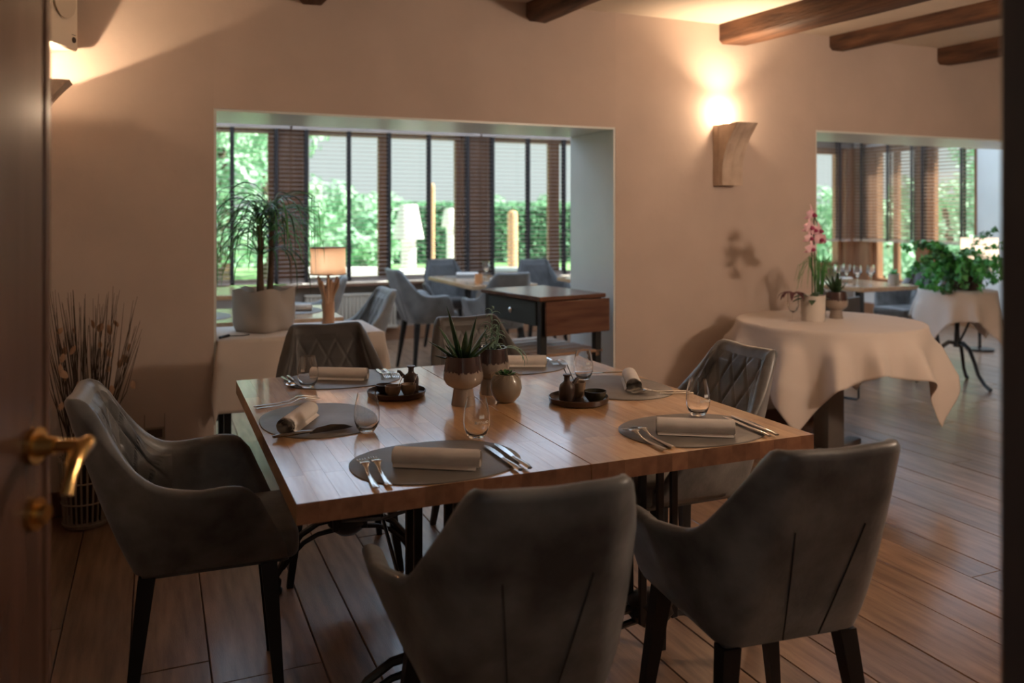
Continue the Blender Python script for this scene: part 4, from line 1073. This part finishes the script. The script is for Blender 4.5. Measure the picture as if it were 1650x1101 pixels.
G().lathe([(0, 0), (.006, 0), (.006, .012), (.015, .018), (.016, .026), (.009, .033), (0, .034)], 16).xf(Matrix.Translation((-.004, TD*.45, TT-.095)) @ Matrix.Rotation(-PI/2, 4, 'Y')).obj('knob', steel_m, dwr)
for k in range(6): G().rbox((-.025, .0+k*.103, .565), (TW+.01, .085+k*.103, .580), .003).obj('shelf_slat', slatw_m, t)
g = G(); g.box((-.03, -.005, .545), (-.005, TD, .565)); g.box((TW-.04, 0, .545), (TW-.015, TD, .565)); g.obj('shelf_rail', slatw_m, t, smooth=False)

# ================================================================== IVY
t = thing('ivy_pot', 'low dark pot under the ivy on the small cloth-covered table', 'plant pot', (BC[0]+.04, BC[1]-.02, .754))
G().lathe([(0, 0), (.11, 0), (.13, .01), (.145, .11), (.15, .12), (.14, .12), (.13, .1), (0, .1)], 30).obj('pot', dark_clay, t)
t = thing('ivy_plant', 'bushy trailing ivy spilling over the small table at the right', 'plant', (BC[0]+.04, BC[1]-.02, .85))
random.seed(31)
def ivy_leaf(g, p, s, nrm):
    nrm = nrm.normalized(); a = nrm.orthogonal().normalized(); a.rotate(Matrix.Rotation(random.uniform(0, 6.28), 3, nrm)); b = nrm.cross(a)
    out = [(0, -.1), (.45, -.35), (.5, .1), (.28, .3), (0, 1), (-.28, .3), (-.5, .1), (-.45, -.35)]
    g.add([p+a*x*s+b*y*s+nrm*(-.1*s*abs(x)) for x, y in out], [(0, 1, 2, 3), (0, 3, 4, 5), (0, 5, 6, 7)])
for k in range(34):
    a = random.uniform(0, 2*PI) if k > 14 else random.uniform(2.6, 4.2)
    L_ = random.uniform(.34, .58); e = random.uniform(.3, 1.4) if k % 2 else random.uniform(.8, 1.5); q = V((math.cos(a)*.04, math.sin(a)*.04, 0)); pts = [q.copy()]
    dr_ = random.uniform(1.2, 2.6)
    for i in range(8):
        q = q+V((math.cos(a)*math.cos(e), math.sin(a)*math.cos(e), math.sin(e)))*(L_/8); e -= dr_/8; a += random.uniform(-.1, .1)
        rr = math.hypot(q.x+.04, q.y-.02)
        if q.z < -.075 and rr < .33: q.z = -.075
        pts.append(q.copy())
    vine = G().tube(pts, .002, 5, cap=False).obj('vine', leaf_dark, t)
    g = G()
    for p in pts[1:]:
        for _ in range(6):
            d = V((random.gauss(0, 1), random.gauss(0, 1), random.gauss(.4, .8)))
            ivy_leaf(g, p+d.normalized()*random.uniform(.005, .045), random.uniform(.026, .05), d)
    stuff(g.obj('leaf_cluster', leaf_bright if k % 3 else leaf_mid, vine, smooth=False))
# lamp at the far right
t = thing('table_lamp', 'lit orange-shaded lamp at the far right behind the ivy, cut by the door frame', 'lamp', (7.55, 5.75, 0))
G().lathe([(0, 0), (.13, 0), (.13, .02), (.015, .03), (.012, 1.0), (0, 1.0)], 20).obj('stand', iron_m, t)
g = G(); g.grid(lambda i, j: (.17*math.cos(2*PI*i), .17*math.sin(2*PI*i), .80+.32*j), 40, 3); g.obj('lamp_shade', shade_m, t, angle=70)
G().lathe([(0, .96), (.02, .97), (.03, 1.0), (.02, 1.03), (0, 1.04)], 12).obj('bulb', emit_bulb, t)
point_light('far_lamp_light', (7.55, 5.75, 1.02), 5, .04, (1, .8, .62))

# ================================================================== DRIED GRASSES IN BASKET
t = thing('wire_basket', 'pale slatted basket on the floor behind the left armchair, full of dry stems', 'basket', (-.275, 4.06, 0))
for k in range(26):
    a = 2*PI*k/26; r = .105
    G().tube([(r*.8*math.cos(a), r*.8*math.sin(a), .01), (r*math.cos(a), r*math.sin(a), .3)], .0045, 6).obj('stave', basket_m, t)
g = G()
for z in (.02, .11, .2, .29): g.tube([((.09+.05*z)*math.cos(a), (.09+.05*z)*math.sin(a), z) for a in [2*PI*i/24 for i in range(25)]], .004, 6)
g.lathe([(0, .004), (.085, .004), (.085, .012), (0, .012)], 24)
g.obj('hoop', basket_m, t)
t = thing('dried_arrangement', 'tall bunch of dark dried twigs and pale seed petals in the basket by the wall', 'dried flowers', (-.275, 4.06, .015))
random.seed(41)
for b_ in range(8):
    g = G()
    for k in range(12):
        a = random.uniform(0, 2*PI); r = random.uniform(.02, .06); R2 = random.uniform(.06, .24); h_ = random.uniform(.75, 1.02)
        dx, dy = math.cos(a), math.sin(a)*.55-.12
        g.tube([(r*dx, r*dy, 0), (r*dx*1.5, r*dy*1.5, .35), (R2*dx*.7, R2*dy*.7, h_*.7), (R2*dx+random.uniform(-.03, .03), R2*dy, h_)], [.0028, .0022, .0016, .0007], 4, cap=False)
    stuff(g.obj('twigs', twig_m, t, smooth=False))
random.seed(43)
for k in range(26):
    r = random.uniform(-.16, .24); z = random.uniform(.42, .86); p = W(r*.9, z, random.uniform(-.12, -.02))
    def fn(i, j): return (.016*(j-.5)*2*math.sin(PI*(.1+.85*i)), .008*(j-.5)**2*4*.5, .05*i-.01)
    o = G().grid(fn, 6, 3).obj('petal', dried_m, t, angle=80); o.location = p; o.rotation_euler = (random.uniform(-.4, .4), random.uniform(-.7, .7), random.uniform(-1, 1)); s_ = random.uniform(.6, 1.0); o.scale = (s_,)*3

# ================================================================== GARDEN
def gp(px, Y, z=0):
    rx = (px-825)/1337; return (Y*(rx*.9184+.3955), Y*(-rx*.3955+.9184), z)
ground = tag(G().box((-40, VB+.4, -.5), (60, 90, -.30)).obj('lawn', grass_m, smooth=False), 'green lawn of the garden outside the windows', 'lawn'); ground['kind'] = 'structure'
pv = G().box((-2, VB+.3, -.33), (14, VB+5.2, -.27)).obj('terrace', paving_m, smooth=False); tag(pv, 'pale terrace just outside the windows', 'terrace'); pv['kind'] = 'structure'
def tree(label, x, y, h_, R_, crown, seed, m=tree_m, n=3600, name='garden_tree', ls=.13):
    random.seed(seed); t = thing(name, label, 'tree', (x, y, -.3))
    G().tube([(0, 0, 0), (.1, 0, h_*.4), (0, .1, h_*.8)], [.16, .12, .05], 8).obj('trunk', trunk_m, t)
    g = G(); blobs = [(V((random.gauss(0, .45)*R_, random.gauss(0, .45)*R_, h_*(crown+(1-crown)*random.random()))), R_*random.uniform(.3, .55)) for _ in range(14)]
    for k in range(n):
        c_, r = random.choice(blobs); d = V((random.gauss(0, 1), random.gauss(0, 1), random.gauss(0, 1))).normalized()
        p = c_+d*r*random.uniform(.75, 1.05); nn = (d+V((random.uniform(-.6, .6), random.uniform(-.6, .6), random.uniform(-.2, .8)))).normalized()
        a = nn.orthogonal().normalized(); b = nn.cross(a); s_ = random.uniform(.5, 1)*ls
        g.add([p-a*s_*.5, p+b*s_*.6, p+a*s_*.5, p-b*s_*.6], [(0, 1, 2, 3)])
    stuff(g.obj('foliage', m, t, smooth=False)); return t
for k, (px, Y, h_, R_, cr) in enumerate([(355, 15, 4.2, 1.2, .2), (425, 21, 3.4, 1.4, .15), (520, 24, 2.3, 1.3, .1), (590, 20, 1.9, 1.0, .1), (655, 34, 2.2, 1.4, .1), (790, 36, 2.1, 1.4, .1), (890, 34, 2.3, 1.4, .1), (1330, 24, 2.0, 1.2, .1), (1420, 18, 2.2, .9, .15), (1530, 15.5, 2.2, 1.1, .0), (1600, 21, 3.6, 1.3, .1)]):
    x, y, _ = gp(px, Y)
    tree('leafy garden tree seen through the blinds, '+['far left of the middle opening', 'behind the ponytail palm', 'left of the lit lamp shade', 'right of the lit lamp shade', 'behind the white garden lamps', 'behind the smaller white garden lamp', 'at the right end of the middle opening', 'left end of the right opening', 'beside the corner post of the right opening', 'above the ivy in the right opening', 'far right beyond the side window'][k], x, y, h_, R_, cr, k+50)
def hedge(label, p0, p1, h_, wdt, seed, n=9000):
    random.seed(seed); t = thing('garden_hedge', label, 'hedge', (0, 0, -.3)); a = V(p0); b = V(p1); d = (b-a); nn = V((-d.y, d.x, 0)).normalized()
    g = G()
    core = G(); vs = [a-nn*wdt*.4, b-nn*wdt*.4, b+nn*wdt*.4, a+nn*wdt*.4]; core.add([v for v in vs]+[v+V((0, 0, h_*.94)) for v in vs], [(0, 3, 2, 1), (4, 5, 6, 7), (0, 1, 5, 4), (1, 2, 6, 5), (2, 3, 7, 6), (3, 0, 4, 7)])
    core.obj('hedge_core', mat('hedge_core', (.015, .05, .02), .9), t, smooth=False)
    for k in range(n):
        s = random.random(); side = random.random(); q = a+d*s
        if side < .25: p = q+nn*random.uniform(-.5, .5)*wdt+V((0, 0, h_+random.uniform(-.05, .08)))
        else: p = q-nn*wdt*(.5+random.uniform(-.05, .05))+V((0, 0, random.uniform(0, h_)))
        v1 = V((random.uniform(-1, 1), random.uniform(-1, 1), random.uniform(-1, 1))).normalized(); v2 = v1.orthogonal().normalized(); s_ = .12
        g.add([p-v1*s_*.5, p+v2*s_*.5, p+v1*s_*.5, p-v2*s_*.5], [(0, 1, 2, 3)])
    stuff(g.obj('hedge_leaves', hedge_m, t, smooth=False))
hedge('clipped dark hedge across the garden behind the white garden lamps', gp(440, 27)[:2]+(0,), gp(1000, 30)[:2]+(0,), 2.0, 1.2, 70)
hedge('clipped hedge beyond the right opening', gp(1250, 30)[:2]+(0,), gp(1650, 24)[:2]+(0,), 1.9, 1.2, 71)
tag(G().rbox((0, 0, 0), (9, 1.2, .06), .01).obj('garden_path', mat('path_pale', (.8, .78, .72), .9), loc=gp(700, 21, -.29), rotz=-.3), 'pale gravel path crossing the lawn in front of the hedge', 'path')
def garden_lamp(label, px, Y, z0, z1, r0, r1, stem):
    x, y, _ = gp(px, Y); t = thing('garden_lamp', label, 'lamp', (x, y, -.27))
    G().lathe([(0, z1+.27), (r1, z1+.27), (r1+.015, z1+.25), (r0, z0+.28), (r0-.01, z0+.27), (0, z0+.27)], 28).obj('lamp_shade', outwhite_m, t)
    G().lathe([(0, 0), (.2, 0), (.2, .03), (stem, .05), (stem, z0+.27), (0, z0+.27)], 24).obj('stem', outwhite_m, t)
garden_lamp('larger white garden lamp on the terrace, seen through the middle blind', 658, 14.2, .93, 1.52, .265, .14, .13)
garden_lamp('smaller white garden lamp right of the larger one on the terrace', 727, 15.0, 1.12, 1.46, .18, .115, .085)
def garden_sofa(label, px, Y, w_, rot, m):
    x, y, _ = gp(px, Y); t = thing('garden_sofa', label, 'sofa', (x, y, -.27), rot)
    G().rbox((-w_/2, -.4, .12), (w_/2, .4, .36), .04, 2).obj('seat_base', outgrey_m, t); G().rbox((-w_/2, .25, .3), (w_/2, .42, .8), .05, 2).obj('backrest', m, t)
    for sx in (-1, 1): G().rbox((sx*(w_/2-.08)-.08, -.4, .12), (sx*(w_/2-.08)+.08, .4, .6), .04, 2).obj('armrest', m, t)
    for k in range(2): G().rbox((-w_/2+.18+k*(w_/2-.18), -.36, .36), (-w_/2+.16+(k+1)*(w_/2-.18), .24, .50), .04, 2).obj('cushion', outwhite_m, t)
garden_sofa('white cushioned garden sofa behind the lit lamp shade', 545, 12.6, 1.4, -.4, outwhite_m)
garden_sofa('white garden sofa below the garden lamps', 690, 12.2, .9, -.2, outwhite_m)
garden_sofa('blue-grey garden sofa behind the back room chairs', 835, 12.6, 1.3, -.5, outgrey_m)
for lab, px, Y, z1, r in (('slim orange-brown wooden post beside the larger garden lamp', 697, 13.3, 1.85, .035), ('round-topped pale wooden post at the right of the middle opening', 826, 14, 1.42, .085)):
    x, y, _ = gp(px, Y); tag(G().lathe([(0, 0), (r, 0), (r, z1+.2), (r*.8, z1+.26), (0, z1+.29)], 16).obj('garden_post', orange_wood, loc=(x, y, -.28)), lab, 'post')

# slim chair on a sled frame behind the round table
t = thing('sled_chair', 'low-backed dark chair on a thin metal sled frame behind the round table', 'chair', (4.44, 4.66, 0), math.radians(20))
G().rbox((-.2, -.2, .43), (.2, .2, .46), .01).obj('seat', hide_dark, t); G().rbox((-.2, -.215, .60), (.2, -.195, .76), .008).obj('backrest', hide_dark, t)
for sx in (-1, 1):
    G().tube([(sx*.19, -.205, .75), (sx*.19, -.205, .02), (sx*.19, -.19, .008), (sx*.19, .19, .008), (sx*.19, .2, .02), (sx*.19, .2, .43)], .008, 8).obj('leg', iron_m, t)
# ------------------------------------------------------------------ groups: things of one kind seen more than once
GR = {'dining_armchair': 'upholstered armchairs', 'placemat': 'oval placemats', 'rolled_napkin': 'rolled napkins', 'fork': 'forks on the table', 'table_knife': 'knives on the table',
      'water_glass': 'stemless water glasses', 'wine_glass': 'wine glasses on the back tables', 'goblet_pot': 'goblet-footed pots', 'ceiling_beam': 'old ceiling beams', 'venetian_blind': 'slatted window blinds',
      'stone_corbel': 'stone corbel lamps', 'garden_tree': 'trees in the garden', 'garden_hedge': 'hedges in the garden', 'garden_sofa': 'garden sofas', 'garden_lamp': 'white garden lamps', 'garden_post': 'wooden garden posts',
      'serving_tray': 'condiment trays', 'sauce_bottle': 'dark sauce bottles', 'small_cup': 'tan cups on the trays', 'small_bowl': 'dark bowls on the trays', 'salt_spoon': 'sticks and spoons in the cups', 'tablecloth': 'white tablecloths',
      'bistro_table': 'wooden tables of the back room', 'dining_table': 'halves of the joined dining table', 'wall_socket': 'wall sockets', 'table_lamp': 'lit table lamps', 'small_pot': 'small pots on the back tables', 'potted_herb': 'herbs in small pots'}
for o in bpy.data.objects:
    if o.parent is None and 'label' in o.keys():
        k = o.name.split('.')[0]
        if k in GR: o['group'] = GR[k]
